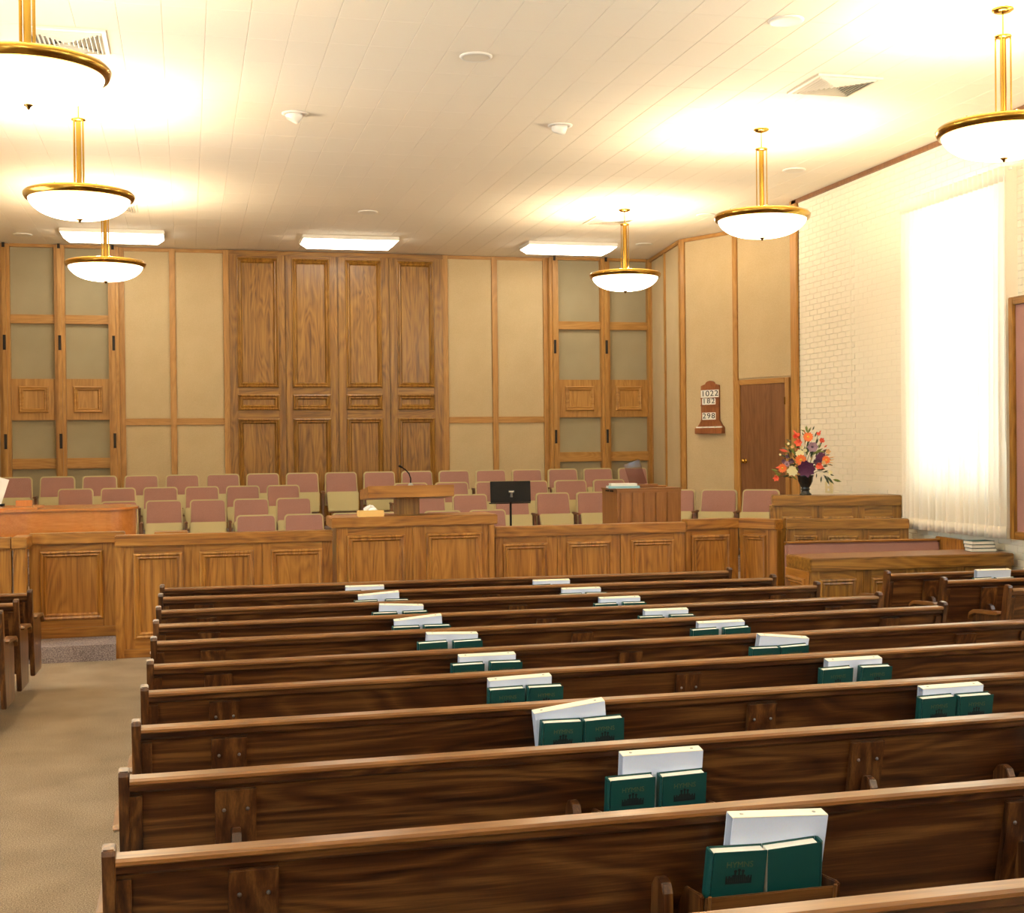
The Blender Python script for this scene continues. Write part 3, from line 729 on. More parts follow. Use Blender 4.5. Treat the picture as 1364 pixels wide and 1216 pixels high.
box('front_flap', 'piano_x', pn, -1.0, .15, -.5, .2, 1.07, 1.09, .004)
box('lid_block', 'piano_z', pn, -.10, .06, -.1, 0, 1.09, 1.15, .004)
for lx, ly in ((-1.0, -.5), (-1.0, .4), (.7, .0)): MB().lathe([(0, 0), (.05, 0), (.04, .1), (.065, .5), (.08, .68), (0, .68)], 16).build('leg', 'piano_z', pn, (lx, ly, 0), smooth=True)
ms = thing('sheet_music', 'white sheet music standing at the left edge above the piano', 'sheet music', (-1.93, 14.32, STAGE + 1.093))
mb = MB().box(-.13, .13, -.004, .004, 0, .30); mb.xform(Matrix.Rotation(R(18), 4, 'Y')); mb.build('sheet', 'card_white', ms, (-.06, 0, .02))
box('stand_foot', 'black_metal', ms, -.12, .10, -.05, .08, 0, .02)
# organ
YO = 14.25
og = thing('organ_console', 'plain wooden organ console with grooved back panels', 'organ', (aty(822, 670, YO).x, YO, STAGE))
ow = aty(907, 670, YO).x - og.location.x + 0; oh = aty(860, 650, YO).z - STAGE
sx = .75
# body turned so that its left flank shows

box('body', 'organ_z', og, 0, ow, .0, .55, 0, oh - .02); box('top', 'organ_x', og, -.01, ow + .01, -.01, .57, oh - .02, oh, .004)
n_ = 5
for k in range(n_):
    a = .03 + k * (ow - .06) / n_; box('back_plank', 'organ_z', og, a + .006, a + (ow - .06) / n_ - .006, -.014, .0, .1, oh - .05, .005)
box('top_rail', 'organ_x', og, 0, ow, -.014, 0, oh - .045, oh - .02)
for z in (oh - .03,):
    for yy in (.18, .34): box('slot', 'slot_black', og, -.012, .0, yy - .05, yy + .05, z - .012, z + .005)
box('music_rest', 'organ_x', og, .1, ow - .1, .2, .5, oh, oh + .02, .004)
for k, (m_, dz, w_) in enumerate((('light_blue', 0, .36), ('card_white', .028, .30))):
    p = aty(828, 648, YO + .1); b_ = thing('book', ('light blue book lying flat on the organ', 'white book lying on top of the blue book on the organ')[k], 'book', (p.x + .02, YO + .12, STAGE + oh + dz), R(-10))
    h_ = .027
    box('pages', 'page_paper', b_, -w_ / 2 + .004, w_ / 2 - .004, -.10, .10, .004, h_ - .004); box('cover', m_, b_, -w_ / 2, w_ / 2, -.105, .105, h_ - .004, h_); box('cover', m_, b_, -w_ / 2, w_ / 2, -.105, .105, 0, .004)
    box('spine', m_, b_, -w_ / 2, w_ / 2, -.108, -.104, 0, h_)
p = aty(852, 645, YO + .2); ac = thing('acrylic_panel', 'slanted clear acrylic music rest on the organ', 'music rest', (p.x, YO + .22, STAGE + oh + .02))
mb = MB().box(-.10, .10, -.004, .004, 0, .29); mb.xform(Matrix.Rotation(R(-18), 4, 'Y')); mb.build('sheet', 'acrylic', ac)
box('foot', 'organ_x', ac, -.16, .22, -.04, .04, -.002, .02, .003)
# music stand
mp = aty(680, 655, 14.5); mst = thing('music_stand', 'black metal music stand behind the right rostrum rail', 'music stand', (mp.x, 14.5, STAGE))
zc = mp.z - STAGE
dk = MB().box(-.235, .235, -.008, .008, -.125, .125)
dk.v = [(x + z * .06, y, z) for x, y, z in dk.v]
o = dk.build('desk', 'black_metal', mst, (0, 0, zc), bevel=.004); o.rotation_euler = (R(-18), 0, 0)
box('lip', 'black_metal', mst, -.235, .235, .0, .07, zc - .135, zc - .125)
MB().tube([(0, -.03, zc), (0, -.01, zc - .12), (0, 0, zc - .15), (0, 0, .12)], .012, 10).build('pole', 'black_metal', mst)
MB().tube([(0, -.045, zc - .0), (0, -.04, zc - .06)], .016, 10).build('clamp', 'steel', mst); MB().tube([(-.03, -.04, zc), (.03, -.04, zc)], .014, 8).build('clamp_knob', 'steel', mst)
for k in range(3):
    a = R(30 + 120 * k); MB().tube([(0, 0, .25), (.28 * math.cos(a), .28 * math.sin(a), .012)], .009).build('leg', 'black_metal', mst)

# ================================================================== CHOIR SEATS
def rounded(w0, w1, h, r, n=5):
    pts = [(-w0 / 2, 0), (w0 / 2, 0)]
    for k in range(n + 1):
        a = R(90 * k / n); pts.append((w1 / 2 - r + r * math.cos(a), h - r + r * math.sin(a)))
    for k in range(n + 1):
        a = R(90 + 90 * k / n); pts.append((-w1 / 2 + r + r * math.cos(a), h - r + r * math.sin(a)))
    return pts
SW = .583
tilt = Matrix.Translation((0, .0, .36)) @ Matrix.Rotation(R(-11), 4, 'X')
M_shell = MB().prism(rounded(.51, .48, .50, .05), .0, .035, 'y').xform(tilt).mesh('back_shell', 'cream_shell', .004)
M_pad = MB().prism([(x, z + .012) for x, z in rounded(.475, .446, .468, .04)], -.022, .0, 'y').xform(tilt).mesh('back_pad', 'mauve', .008)
flip = Matrix.Translation((0, -.16, .265)) @ Matrix.Rotation(R(-16), 4, 'X')
M_pan = MB().prism(rounded(.45, .48, .30, .03), -.05, -.005, 'y').xform(flip).mesh('seat_pan', 'cream_shell', .010)
M_cus = MB().prism(rounded(.44, .47, .31, .03), -.005, .06, 'y').xform(flip).mesh('seat_cushion', 'mauve', .012)
M_arm = MB().box(-.022, .022, -.20, .08, .545, .575).mesh('armrest', 'door_z', .008)
M_leg = MB().prism([(-.16, 0), (.10, 0), (.10, .03), (.0, .06), (.03, .545), (-.06, .545), (-.10, .06), (-.16, .03)], -.017, .017, 'x').mesh('standard', 'door_z')
def seat(loc, rz, label, last=False, group='theatre style choir seats', pitch=SW):
    t = thing('choir_seat', label, 'seat', loc, rz, group)
    put('back_shell', M_shell, t); put('back_pad', M_pad, t); sp = put('seat_pan', M_pan, t); put('seat_cushion', M_cus, t)
    t.scale = (pitch / SW, 1, 1)
    for x in ((-SW / 2, SW / 2) if last else (-SW / 2,)):
        put('armrest', M_arm, t, (x, 0, 0)); put('standard', M_leg, t, (x, 0, 0))
    return t
YTOP = .095      # back top sits this far behind the seat origin
rows = {1: [27.6, 81.6, 135.5, 189.4, 242, 294.7, 346.6, 398, 450, 500, 550, 600, 651, 701.5, 751, 800.6, 851],
        2: [101.3, 157, 213.6, 268.5, 323, 377.8, None, 547, 601.7, 655, 707, 759.6, 811],
        3: [160, 217.6, 276, 333.8, 392, None, 572, 624, 680, 734.6, 788, 845],
        4: [342.6, 404, 467, 527, 589, 651]}
rn = {1: 'back row', 2: 'second row from the back', 3: 'third row from the back', 4: 'front row'}
ytop_px = {1: 629, 2: 645, 3: 662, 4: 682}
for k, xs in rows.items():
    n_ = 0
    real = [x for x in xs if x]
    x_w = [aty(x, ytop_px[k], RY[k]).x for x in real]
    blocks = [[]]
    for i, x in enumerate(xs):
        if x is None: blocks.append([])
        else: blocks[-1].append(aty(x, ytop_px[k], RY[k]).x)
    x_w, pit = [], []
    for b_ in blocks:
        n_ = len(b_); mi = (n_ - 1) / 2; mx_ = sum(b_) / n_; sl = sum((i - mi) * (v - mx_) for i, v in enumerate(b_)) / sum((i - mi) ** 2 for i in range(n_))
        x_w += [mx_ + sl * (i - mi) for i in range(n_)]; pit += [sl] * n_
    for i, x in enumerate(real):
        idx = xs.index(x); last = idx == len(xs) - 1 or xs[idx + 1] is None
        side = ''
        if None in xs: side = ' left block' if idx < xs.index(None) else ' right block'
        j = idx if (None not in xs or idx < xs.index(None)) else idx - xs.index(None) - 1
        seat((x_w[i], RY[k] - YTOP, RZ[k]), 0, 'mauve choir seat, %s from the left in the %s%s' % (ORD[j], rn[k], side), last, pitch=pit[i])
for i, (zc_, px) in enumerate(((17.75, 901), (17.4, 956), (17.05, 1012))):
    v = ray(px, 652); w = EYE + v * (zc_ / FPX)
    seat((w.x, w.y, w.z - .85), R(-35), 'mauve choir seat, %s from the organ, under the number board' % ORD[i], i == 2, 'choir seats by the door')
struct(MB().prism([(6.0, 17.05), (8.2, 17.05), (8.2, 15.2), (7.2, 15.2)], STAGE, .49, 'z').build('floor_landing', 'step_carpet'))

# ================================================================== HYMN BOARD
def text_mesh(s, size, name, m, depth=.001):
    cu = bpy.data.curves.new(name, 'FONT'); cu.body = s; cu.size = size; cu.align_x = 'CENTER'; cu.align_y = 'CENTER'; cu.extrude = depth
    ob = bpy.data.objects.new(name, cu); COL.objects.link(ob)
    dg = bpy.context.evaluated_depsgraph_get(); me = bpy.data.meshes.new_from_object(ob.evaluated_get(dg)); bpy.data.objects.remove(ob); bpy.data.curves.remove(cu)
    me.name = name; me.materials.clear(); me.materials.append(MAT[m]); return me
sL, zT = onwall(936.5, 508, A, D); sR, _ = onwall(960.5, 508, A, D); bL, zB = onwall(931, 578, A, D); bR, _ = onwall(967, 578, A, D)
hb = thing('number_board', 'wooden hymn number board reading 1022, 182 and 298', 'sign', (A.x, A.y, 0)); hb.rotation_euler = wd_.rotation_euler
cs = (sL + sR) / 2; hwb = (sR - sL) / 2; hwB = (bR - bL) / 2
out = [(cs - hwB, zB), (cs + hwB, zB), (cs + hwB, zB + .09), (cs + hwB * .85, zB + .13), (cs + hwb, zB + .2), (cs + hwb, zT - .07), (cs + hwb * .6, zT - .05)]
for k in range(7): out.append((cs + hwb * .5 * math.cos(math.pi * k / 6), zT - .045 + .045 * math.sin(math.pi * k / 6)))
out += [(cs - hwb * .6, zT - .05), (cs - hwb, zT - .07), (cs - hwb, zB + .2), (cs - hwB * .85, zB + .13), (cs - hwB, zB + .09)]
MB().prism(out, -.055, -.02, 'y').build('backboard', 'sign_z', hb, bevel=.004)
box('ledge', 'sign_z', hb, cs - hwB, cs + hwB, -.10, -.055, zB, zB + .085, .006)
for f_ in (-.72, -.24, .24, .72): box('spare_card', 'card_white', hb, cs + hwB * (f_ - .2), cs + hwB * (f_ + .2), -.085, -.06, zB + .085, zB + .105)
for s_, ya, yb, n_ in (('1022', 519.5, 529.5, 4), ('182', 530, 539, 3), ('298', 549.5, 559, 3)):
    z1_ = onwall(948, ya, A, D)[1]; z0_ = onwall(948, yb, A, D)[1]; cw = hwb * 2 / 4.05; cc = cs - (cw * .15 if n_ == 3 else 0) + (cw * .1 if n_ == 4 else 0)
    box('slat', 'sign_z', hb, cs - hwb, cs + hwb, -.062, -.055, z0_ - .02, z0_, .002)
    for k, ch_ in enumerate(s_):
        xk = cc + (k - (n_ - 1) / 2) * cw
        cd = box('number_card', 'card_white', hb, xk - cw * .49, xk + cw * .49, -.062, -.056, z0_, z1_)
        me = text_mesh(ch_, (z1_ - z0_) * 1.05, 'numeral', 'ink_black'); o = put('numeral', me, cd, (0, -.0045, 0), (R(90), 0, 0)); o.scale = (1.35, 1, 1)

# ================================================================== FLOWERS
vx = atz(1073, 658, 1.378)
vdir = Vector((vx.x, vx.y, 0)).normalized(); vright = Vector((vdir.y, -vdir.x, 0))
dist = proj(vx)[2]; ZS = dist / FPX * .0904          # metres per zoom pixel
# stand the vase on the ledge: the ledge top nearest to that ray
lw = (w1 - w0).normalized(); ln = Vector((-lw.y, lw.x, 0)); base_p = w0 + ln * .15
t_ = (base_p.x * ln.x + base_p.y * ln.y) / (ray(1073, 658).x * ln.x + ray(1073, 658).y * ln.y); vp = EYE + ray(1073, 658) * t_
ZS = proj(vp)[2] / FPX * .0904
fa = thing('flower_arrangement', 'orange, purple and cream flowers in a dark urn on the oak ledge', 'flowers', (vp.x, vp.y, 1.375), math.atan2(vright.y, vright.x))
MB().lathe([(0, 0), (.062, 0), (.066, .012), (.045, .03), (.04, .055), (.052, .065), (.04, .078), (.06, .11), (.078, .15), (.085, .20), (.094, .215), (.088, .22), (.07, .2), (0, .19)], 28).build('urn', 'vase_black', fa, smooth=True)
def fpos(zx, zy, dy): return Vector(((zx - 690) * ZS, dy, (1100 - zy) * ZS))
rf = random.Random(11)
def petals(n_, r0, r1, w, up, layers=1, jitter=0):
    """flower facing local -y: flat petals radiating, cupped forward by up"""
    mb = MB()
    for l in range(layers):
        sc_ = 1 - l * .28
        for k in range(n_):
            a = 2 * math.pi * (k + .5 * l) / n_ + rf.uniform(-jitter, jitter)
            ca, sa_ = math.cos(a), math.sin(a); wd2 = w * sc_
            pts = [(r0, -wd2 * .3), (r0 + (r1 - r0) * .6, -wd2 * .5), (r1, 0), (r0 + (r1 - r0) * .6, wd2 * .5), (r0, wd2 * .3)]
            b = len(mb.v)
            for i, (p_, q_) in enumerate(pts):
                p2 = p_ * sc_; y_ = -up * (p2 / r1) ** 1.5 - l * r1 * .16 + (.25 * wd2 if i in (1, 3) else 0) * -.3
                mb.v.append((p2 * ca - q_ * sa_, y_, p2 * sa_ + q_ * ca))
            mb.f.append(tuple(b + i for i in range(5)))
    return mb
def thick(o, t=.003):
    s_ = o.modifiers.new('s', 'SOLIDIFY'); s_.thickness = t; return o
def bloom(kind, zx, zy, size, dy, ang=None):
    p = fpos(zx, zy, dy); r_ = size * ZS / 2 * 1.18
    col = {'gerb': 'orange_petal', 'coral': 'coral_petal', 'rose': 'cream_petal', 'purple': 'purple_petal', 'lilac': 'lilac_petal', 'red': 'red_petal', 'peach': 'peach_petal', 'plum': 'plum_bud'}[kind]
    if kind == 'gerb': mb = petals(12, r_ * .15, r_, r_ * .62, r_ * .25, 2)
    elif kind in ('rose', 'purple'): mb = petals(9, r_ * .05, r_, r_ * .75, r_ * .35, 4, .25)
    elif kind == 'lilac': mb = petals(6, r_ * .1, r_, r_ * .95, r_ * .5, 2)
    else: mb = petals(6, r_ * .05, r_, r_ * .8, r_ * .9, 2, .3)
    o = thick(mb.build('bloom', col, fa, p))
    if ang is None: ang = (rf.uniform(-.3, .3) + (.35 if zy < 300 else 0) * -1, 0, (zx - 690) / 900)
    o.rotation_euler = ang
    cm = {'gerb': 'yellow_core', 'lilac': 'plum_bud'}.get(kind)
    if cm: MB().lathe([(0, -r_ * .2), (r_ * .25, -r_ * .12), (r_ * .28, 0), (0, r_ * .05)], 10).xform(Matrix.Rotation(R(-90), 4, 'X')).build('flower_core', cm, o, (0, -r_ * .12, 0), smooth=True)
    stem(zx, zy, dy)
def stem(zx, zy, dy):
    p = fpos(zx, zy, dy); b = Vector((rf.uniform(-.03, .03), rf.uniform(-.02, .02), .2)); m_ = b.lerp(p, .5) + Vector((0, 0, .04))
    MB().tube([b, m_, p], .003, 5).build('stem', rf.choice(['leaf_green', 'stem_grey', 'leaf_dark']), fa)
def leaf(zx, zy, ln_, ang, m_, dy=0, w=.32):
    p = fpos(zx, zy, dy); l = ln_ * ZS; mb = MB()
    pts = [(0, 0), (.3, .4), (.6, .45), (1, 0), (.6, -.45), (.3, -.4)]
    mb.v = [(a * l, -.12 * l * (1 - abs(b) * 2) * 0 + abs(b) * .15 * l, b * w * l) for a, b in pts]; mb.f = [(0, 1, 2, 3), (0, 3, 4, 5)]
    o = thick(mb.build('leaf', m_, fa, p), .0015); o.rotation_euler = (rf.uniform(-.4, .4), -R(ang), rf.uniform(-.3, .3))
for k_, zx, zy, s_, dy in (('purple', 705, 700, 230, -.10), ('purple', 910, 555, 150, -.03), ('rose', 508, 735, 145, -.10), ('rose', 615, 485, 115, -.05), ('gerb', 630, 580, 145, -.12), ('gerb', 735, 245, 130, -.04),
                           ('gerb', 365, 700, 120, -.08), ('gerb', 985, 585, 110, -.05), ('coral', 595, 335, 110, -.05), ('coral', 880, 665, 100, -.08), ('coral', 925, 300, 75, -.02), ('red', 555, 245, 70, -.02),
                           ('lilac', 795, 385, 140, -.05), ('lilac', 430, 640, 80, -.05), ('plum', 500, 600, 80, -.05), ('plum', 390, 605, 70, -.02), ('plum', 440, 520, 60, 0), ('plum', 840, 610, 80, -.06), ('coral', 285, 840, 90, -.06), ('peach', 1010, 470, 75, 0),
                           ('peach', 945, 620, 60, -.08), ('rose', 640, 400, 55, -.02), ('rose', 1045, 770, 60, -.03), ('coral', 880, 210, 60, 0), ('coral', 600, 215, 50, 0), ('peach', 510, 390, 55, 0), ('rose', 690, 440, 50, -.04), ('plum', 955, 465, 45, -.01), ('rose', 450, 340, 35, 0), ('rose', 330, 500, 30, 0), ('red', 590, 430, 40, -.03)):
    bloom(k_, zx, zy, s_, dy)
for zx, zy, l, a, dy in ((440, 460, 130, 165, -.02), (610, 270, 140, 125, 0), (560, 190, 70, 130, 0), (960, 400, 60, 35, 0), (340, 690, 80, 180, -.08), (690, 190, 60, 110, 0), (890, 200, 60, 60, 0), (905, 690, 70, -20, -.08)):
    leaf(zx, zy, l, a, 'coral_petal', dy, .4)
for zx, zy, l, a in ((730, 190, 110, 110), (735, 190, 100, 65), (690, 170, 70, 150), (720, 165, 90, 95), (820, 500, 150, 35), (870, 480, 110, 10), (880, 420, 90, 60), (560, 420, 110, 100), (500, 450, 130, 100), (540, 500, 120, 120), (350, 780, 130, 200), (300, 740, 100, 170), (330, 800, 110, 150),
                       (430, 800, 90, 80), (610, 810, 110, 20), (640, 780, 90, -30), (600, 770, 100, 120), (1080, 870, 130, -15), (780, 520, 120, 75), (720, 520, 140, 100), (500, 820, 90, -40), (250, 740, 60, 150)):
    leaf(zx, zy, l, a, 'leaf_green', rf.uniform(-.08, .02))
for zx, zy, l, a in ((950, 800, 120, -60), (980, 810, 150, -70), (1000, 820, 160, -50), (1030, 790, 80, -20), (920, 820, 100, -95), (850, 780, 70, -95), (940, 770, 90, 20), (360, 830, 120, 10), (430, 830, 90, -10), (380, 840, 80, 40), (1000, 650, 90, -10), (850, 730, 130, 5),
                       (700, 330, 160, 95), (830, 250, 90, 70), (740, 480, 180, 95), (660, 520, 120, 100), (770, 560, 140, 80), (580, 660, 110, 90), (820, 700, 110, 30), (460, 700, 100, 140), (900, 370, 80, 60), (800, 150, 70, 70), (470, 560, 110, 110), (560, 560, 120, 100)):
    leaf(zx, zy, l, a, 'leaf_dark', rf.uniform(-.06, .03), .26)
for zx, zy, l, a in ((1000, 560, 130, 10), (990, 620, 120, -5), (960, 640, 130, -15), (1010, 600, 110, 15), (690, 380, 120, 95), (660, 440, 120, 110), (770, 600, 110, 80)):
    leaf(zx, zy, l, a, 'peach_petal', rf.uniform(-.05, 0), .14)
for _ in range(60):
    a_ = rf.uniform(R(-20), R(200)); rr_ = rf.uniform(150, 420) * (.75 + .35 * max(0, math.sin(a_)))
    leaf(700 + rr_ * .85 * math.cos(a_), 650 - rr_ * math.sin(a_) * .95, rf.uniform(50, 110), math.degrees(a_) + rf.uniform(-25, 25), rf.choice(['leaf_green', 'leaf_dark', 'stem_grey', 'leaf_dark']), rf.uniform(-.02, .08), rf.uniform(.18, .34))
# wall socket plate by the flowers
p = atx(1105, 649, XR); so_ = thing('socket_plate', 'small cream socket plate on the brick wall near the flowers', 'socket', (XR - .014, p.y, p.z))
box('plate', 'outlet', so_, 0, .014, -.09, .09, -.07, .07, .003)
for z in (-.03, .03): box('socket', 'white_plastic', so_, -.003, 0, -.02, .02, z - .015, z + .015)

# ================================================================== BOOKS
TITLE = text_mesh('HYMNS', .026, 'title', 'title_ink', .0003)
def emblem_mesh():
    mb = MB(); d0, d1 = -.0004, .0004
    hs = [.012, .020, .016, .022, .030, .022, .034, .022, .030, .022, .016, .020, .012]; n_ = len(hs); w = .08 / n_
    for k, h in enumerate(hs):
        x = -.04 + k * w; mb.box(x + .0006, x + w - .0006, d0, d1, 0.006, .006 + h)
        if h > .028: mb.prism([(x + w / 2 + .005 * math.cos(2 * math.pi * q / 10), .006 + h + .004 + .005 * math.sin(2 * math.pi * q / 10)) for q in range(10)], d0, d1, 'y')
    mb.box(-.042, .042, d0, d1, 0, .0065); mb.box(-.042, -.038, d0, d1, 0, .026); mb.box(.038, .042, d0, d1, 0, .026)
    return mb.mesh('emblem', 'ink_black')
EMB = emblem_mesh()
HW_, HH_, HT_ = .172, .25, .042
M_hc = MB().box(-HW_ / 2, HW_ / 2, -.003, 0, 0, HH_).mesh('front_cover', 'green_cover', .001)
M_hb = MB().box(-HW_ / 2, HW_ / 2, HT_ - .003, HT_, 0, HH_).mesh('back_cover', 'green_cover', .001)
M_hs = MB().prism([(-.002, -.003), (-.010, .004), (-.011, HT_ / 2), (-.010, HT_ - .006), (-.002, HT_)], 0, HH_, 'z').mesh('spine', 'green_cover')
M_hp = MB().box(-HW_ / 2 + .002, HW_ / 2 - .005, 0, HT_ - .003, .005, HH_ - .006).mesh('page_block', 'page_paper')
BW_, BHt, BT_ = .315, .365, .042
M_bf = MB().box(-BW_ / 2, BW_ / 2, -.003, 0, 0, BHt).mesh('front_cover', 'binder_white', .001)
M_bb = MB().prism([(BT_ * .6, 0), (BT_ * .6 + .003, 0), (BT_ + .003, BHt), (BT_, BHt)], -BW_ / 2, BW_ / 2, 'x').mesh('back_cover', 'binder_white')
M_bs = MB().box(-BW_ / 2, BW_ / 2, -.002, BT_ + .002, BHt - .002, BHt + .002).mesh('spine', 'binder_spine', .001)
M_bp = MB().box(-BW_ / 2 + .012, BW_ / 2 - .012, .002, BT_ * .55, .01, BHt - .05).mesh('page_block', 'page_paper')
M_rv = MB().lathe([(0, .003), (.006, .002), (.006, 0)], 10).mesh('rivet', 'steel')
LEAN = R(10)
def hymnal(p, rz, tiltz, label, detail, blank=False):
    t = thing('hymnal', label, 'book', p, 0, 'green hymnals in the book racks'); t.rotation_euler = Matrix.Rotation(rz, 3, 'Z').to_4x4().to_3x3().to_euler()
    t.matrix_world = Matrix.Translation(p) @ Matrix.Rotation(rz, 4, 'Z') @ Matrix.Rotation(LEAN, 4, 'X') @ Matrix.Rotation(-tiltz, 4, 'Y')
    t.rotation_mode = 'XYZ'
    put('front_cover', M_hc, t); put('back_cover', M_hb, t); put('page_block', M_hp, t)
    s_ = put('spine', M_hs, t, (-HW_ / 2, 0, 0))
    if blank:
        s_.location = (HW_ / 2, 0, 0); s_.scale = (-1, 1, 1)
    elif detail:
        put('title', TITLE, t, (.0, -.0036, .208), (R(90), 0, 0)); put('emblem', EMB, t, (.0, -.0036, .148))
    return t
def binder(p, rz, tiltz, label):
    t = thing('ring_binder', label, 'binder', p, 0, 'white binders in the book racks')
    t.matrix_world = Matrix.Translation(p) @ Matrix.Rotation(rz, 4, 'Z') @ Matrix.Rotation(LEAN, 4, 'X') @ Matrix.Rotation(-tiltz, 4, 'Y')
    put('front_cover', M_bf, t); put('back_cover', M_bb, t); sp = put('spine', M_bs, t); put('page_block', M_bp, t)
    for x in (-.12, .12): put('rivet', M_rv, sp, (x, BT_ / 2, BHt + .001))
    return t

# ================================================================== PEWS
def pew(label, p, q, uprights, brackets, racks, group, z=0, rz=0):
    """p,q: plan of the top rail's rear edge, left and right end; sits facing +y"""
    p, q = Vector((p[0], p[1])), Vector((q[0], q[1])); L_ = (q - p).length; a = math.atan2(q.y - p.y, q.x - p.x)
    t = thing('pew', label, 'pew', (p.x, p.y, z), a, group)
    e = .036
    # reclined back
    mb = MB().prism([(.0, .812), (.03, .812), (.145, .30), (.115, .30)], e, L_ - e, 'x'); mb.build('back_panel', 'pew_x', t)
    rail = MB().prism([(-.028, .812), (-.036, .818), (-.036, .828), (-.028, .836), (.034, .836), (.041, .829), (.040, .812)], e, L_ - e, 'x').build('top_rail', 'rail_x', t)
    MB().prism([(-.006, .782), (-.018, .792), (-.020, .812), (.03, .812), (.02, .782)], e, L_ - e, 'x').build('rail_bead', 'pew_x', t)
    box('seat', 'pew_x', t, e, L_ - e, .10, .50, .40, .435, .008)
    box('seat_front', 'pew_x', t, e, L_ - e, .47, .49, .32, .40)
    prof = [(.10, .17), (.055, .40), (-.035, .845), (-.03, .862), (.02, .868), (.034, .85), (.075, .64), (.10, .62), (.42, .60), (.465, .575), (.48, .50), (.48, .17)]
    for x0_, x1_ in ((0, e), (L_ - e, L_)):
        ep = MB().prism(prof, x0_, x1_, 'x').build('end_panel', 'pew_z', t, bevel=.004)
        s_ = -1 if x0_ == 0 else 1; xx = (x0_ + x1_) / 2 + s_ * .008
        MB().prism([(.07, .64), (.10, .625), (.41, .607), (.48, .58), (.495, .545), (.50, .56), (.485, .605), (.43, .632), (.10, .652)], xx - .036, xx + .036, 'x').build('armrest', 'rail_y', ep, bevel=.004)
    for x in (e + .02, L_ - e - .02):
        MB().prism([(.0 - .008, .77), (.005, .77), (.115, .30), (.10, .30)], x - .02, x + .02, 'x').build('end_cleat', 'pew_z', t)
    for x in uprights:
        u_ = MB().prism([(-.018, .772), (.008, .772), (.118, .26), (.094, .26)], x - .07, x + .07, 'x').build('back_upright', 'pew_z', t, bevel=.003)
        if p.y < 8:
            for dx in (-.04, .04): MB().lathe([(0, .004), (.006, .003), (.007, 0)], 8).xform(Matrix.Rotation(R(90), 4, 'X')).build('screw', 'steel', u_, (x + dx, -.004, .70))
        leg_bracket(t, x)
    for x in brackets: leg_bracket(t, x)
    for x, w in racks:
        r_ = MB().prism([(-.140, .605), (-.129, .605), (-.095, .43), (-.106, .43)], x - w / 2, x + w / 2, 'x')
        rk = r_.build('book_rack', 'pew_x', t, (0, 0, rz), bevel=.003)
        for s_ in (-1, 1):
            MB().prism([(-.130, .607), (-.115, .612), (.0, .60), (.06, .52), (.08, .43), (-.100, .43)], x + s_ * (w / 2 + .006) - .006, x + s_ * (w / 2 + .006) + .006, 'x').build('rack_side', 'pew_z', rk, bevel=.003)
            MB().tube([(x + s_ * (w / 2 - .012), -.142, .61), (x + s_ * (w / 2 - .012), -.108, .43)], .006, 6).build('rack_bead', 'rail_z', rk)
        MB().box(x - w / 2, x + w / 2, -.098, .08, .432, .444).build('rack_floor', 'pew_x', rk)
    return t, a
def leg_bracket(t, x):
    pts = [(.05, .60), (.02, .632), (-.01, .638), (-.04, .628), (-.055, .60), (-.06, .3), (-.06, .0), (.06, .0), (.08, .3)]
    MB().prism(pts, x - .016, x + .016, 'x').build('leg_bracket', 'pew_z', t, bevel=.003)
def lerp_pt(p, q, x):
    f = (x - p[0]) / (q[0] - p[0]); return Vector((x, p[1] + f * (q[1] - p[1]), 0))
PL = [(-.238, 3.733), (-.238, 4.623), (-.228, 5.457), (-.22, 6.248), (-.215, 7.013), (-.218, 7.866), (-.222, 8.643), (-.222, 9.397), (-.223, 10.232), (-.224, 10.907)]
PR = [(5.42, 3.775), (5.32, 4.70), (5.24, 5.50), (5.16, 6.36), (5.06, 7.115), (4.956, 7.90), (4.85, 8.56), (4.775, 9.37), (4.70, 10.0), (4.61, 10.70)]
# columns of racks from the photograph: x pixel of each rack's middle in the nearest ten rows
C1 = [1003, 865, 766, 695, 645, 597, 560, 530, 507, 485]
C2 = [None, 1422, 1258, 1127, 1028, 953, 882, 820, 773, 732]
T1 = [-3, 0, 7, 1.5, 0, -2, 5, -3, 4, 0]; T2 = [0, 0, .5, 0, -6, 0, 0, 0, 0, 0]
U1 = [(338, 1365), (314, 1155), (305, 1015), (299, 917), (291, 840), (284, 776), (279, 728), (275, 690), (272, 655), (270, 620)]
pews_c = []
def px_x(px, p, q, z=.75):
    """x where the pixel column meets the back of the pew p-q"""
    v = ray(px, 0); k = (q[1] - p[1]) / (q[0] - p[0])
    # intersect with vertical plane y = p.y + k (x - p.x); roll makes x depend on y a little, iterate
    X_ = 1.0; Y_ = p[1]; py = 900
    for _ in range(6):
        Y_ = p[1] + k * (X_ - p[0]); v = ray(px, py); X_ = v.x * Y_ / v.y; py = proj((X_, Y_, z))[1]
    return X_
rb = random.Random(5)
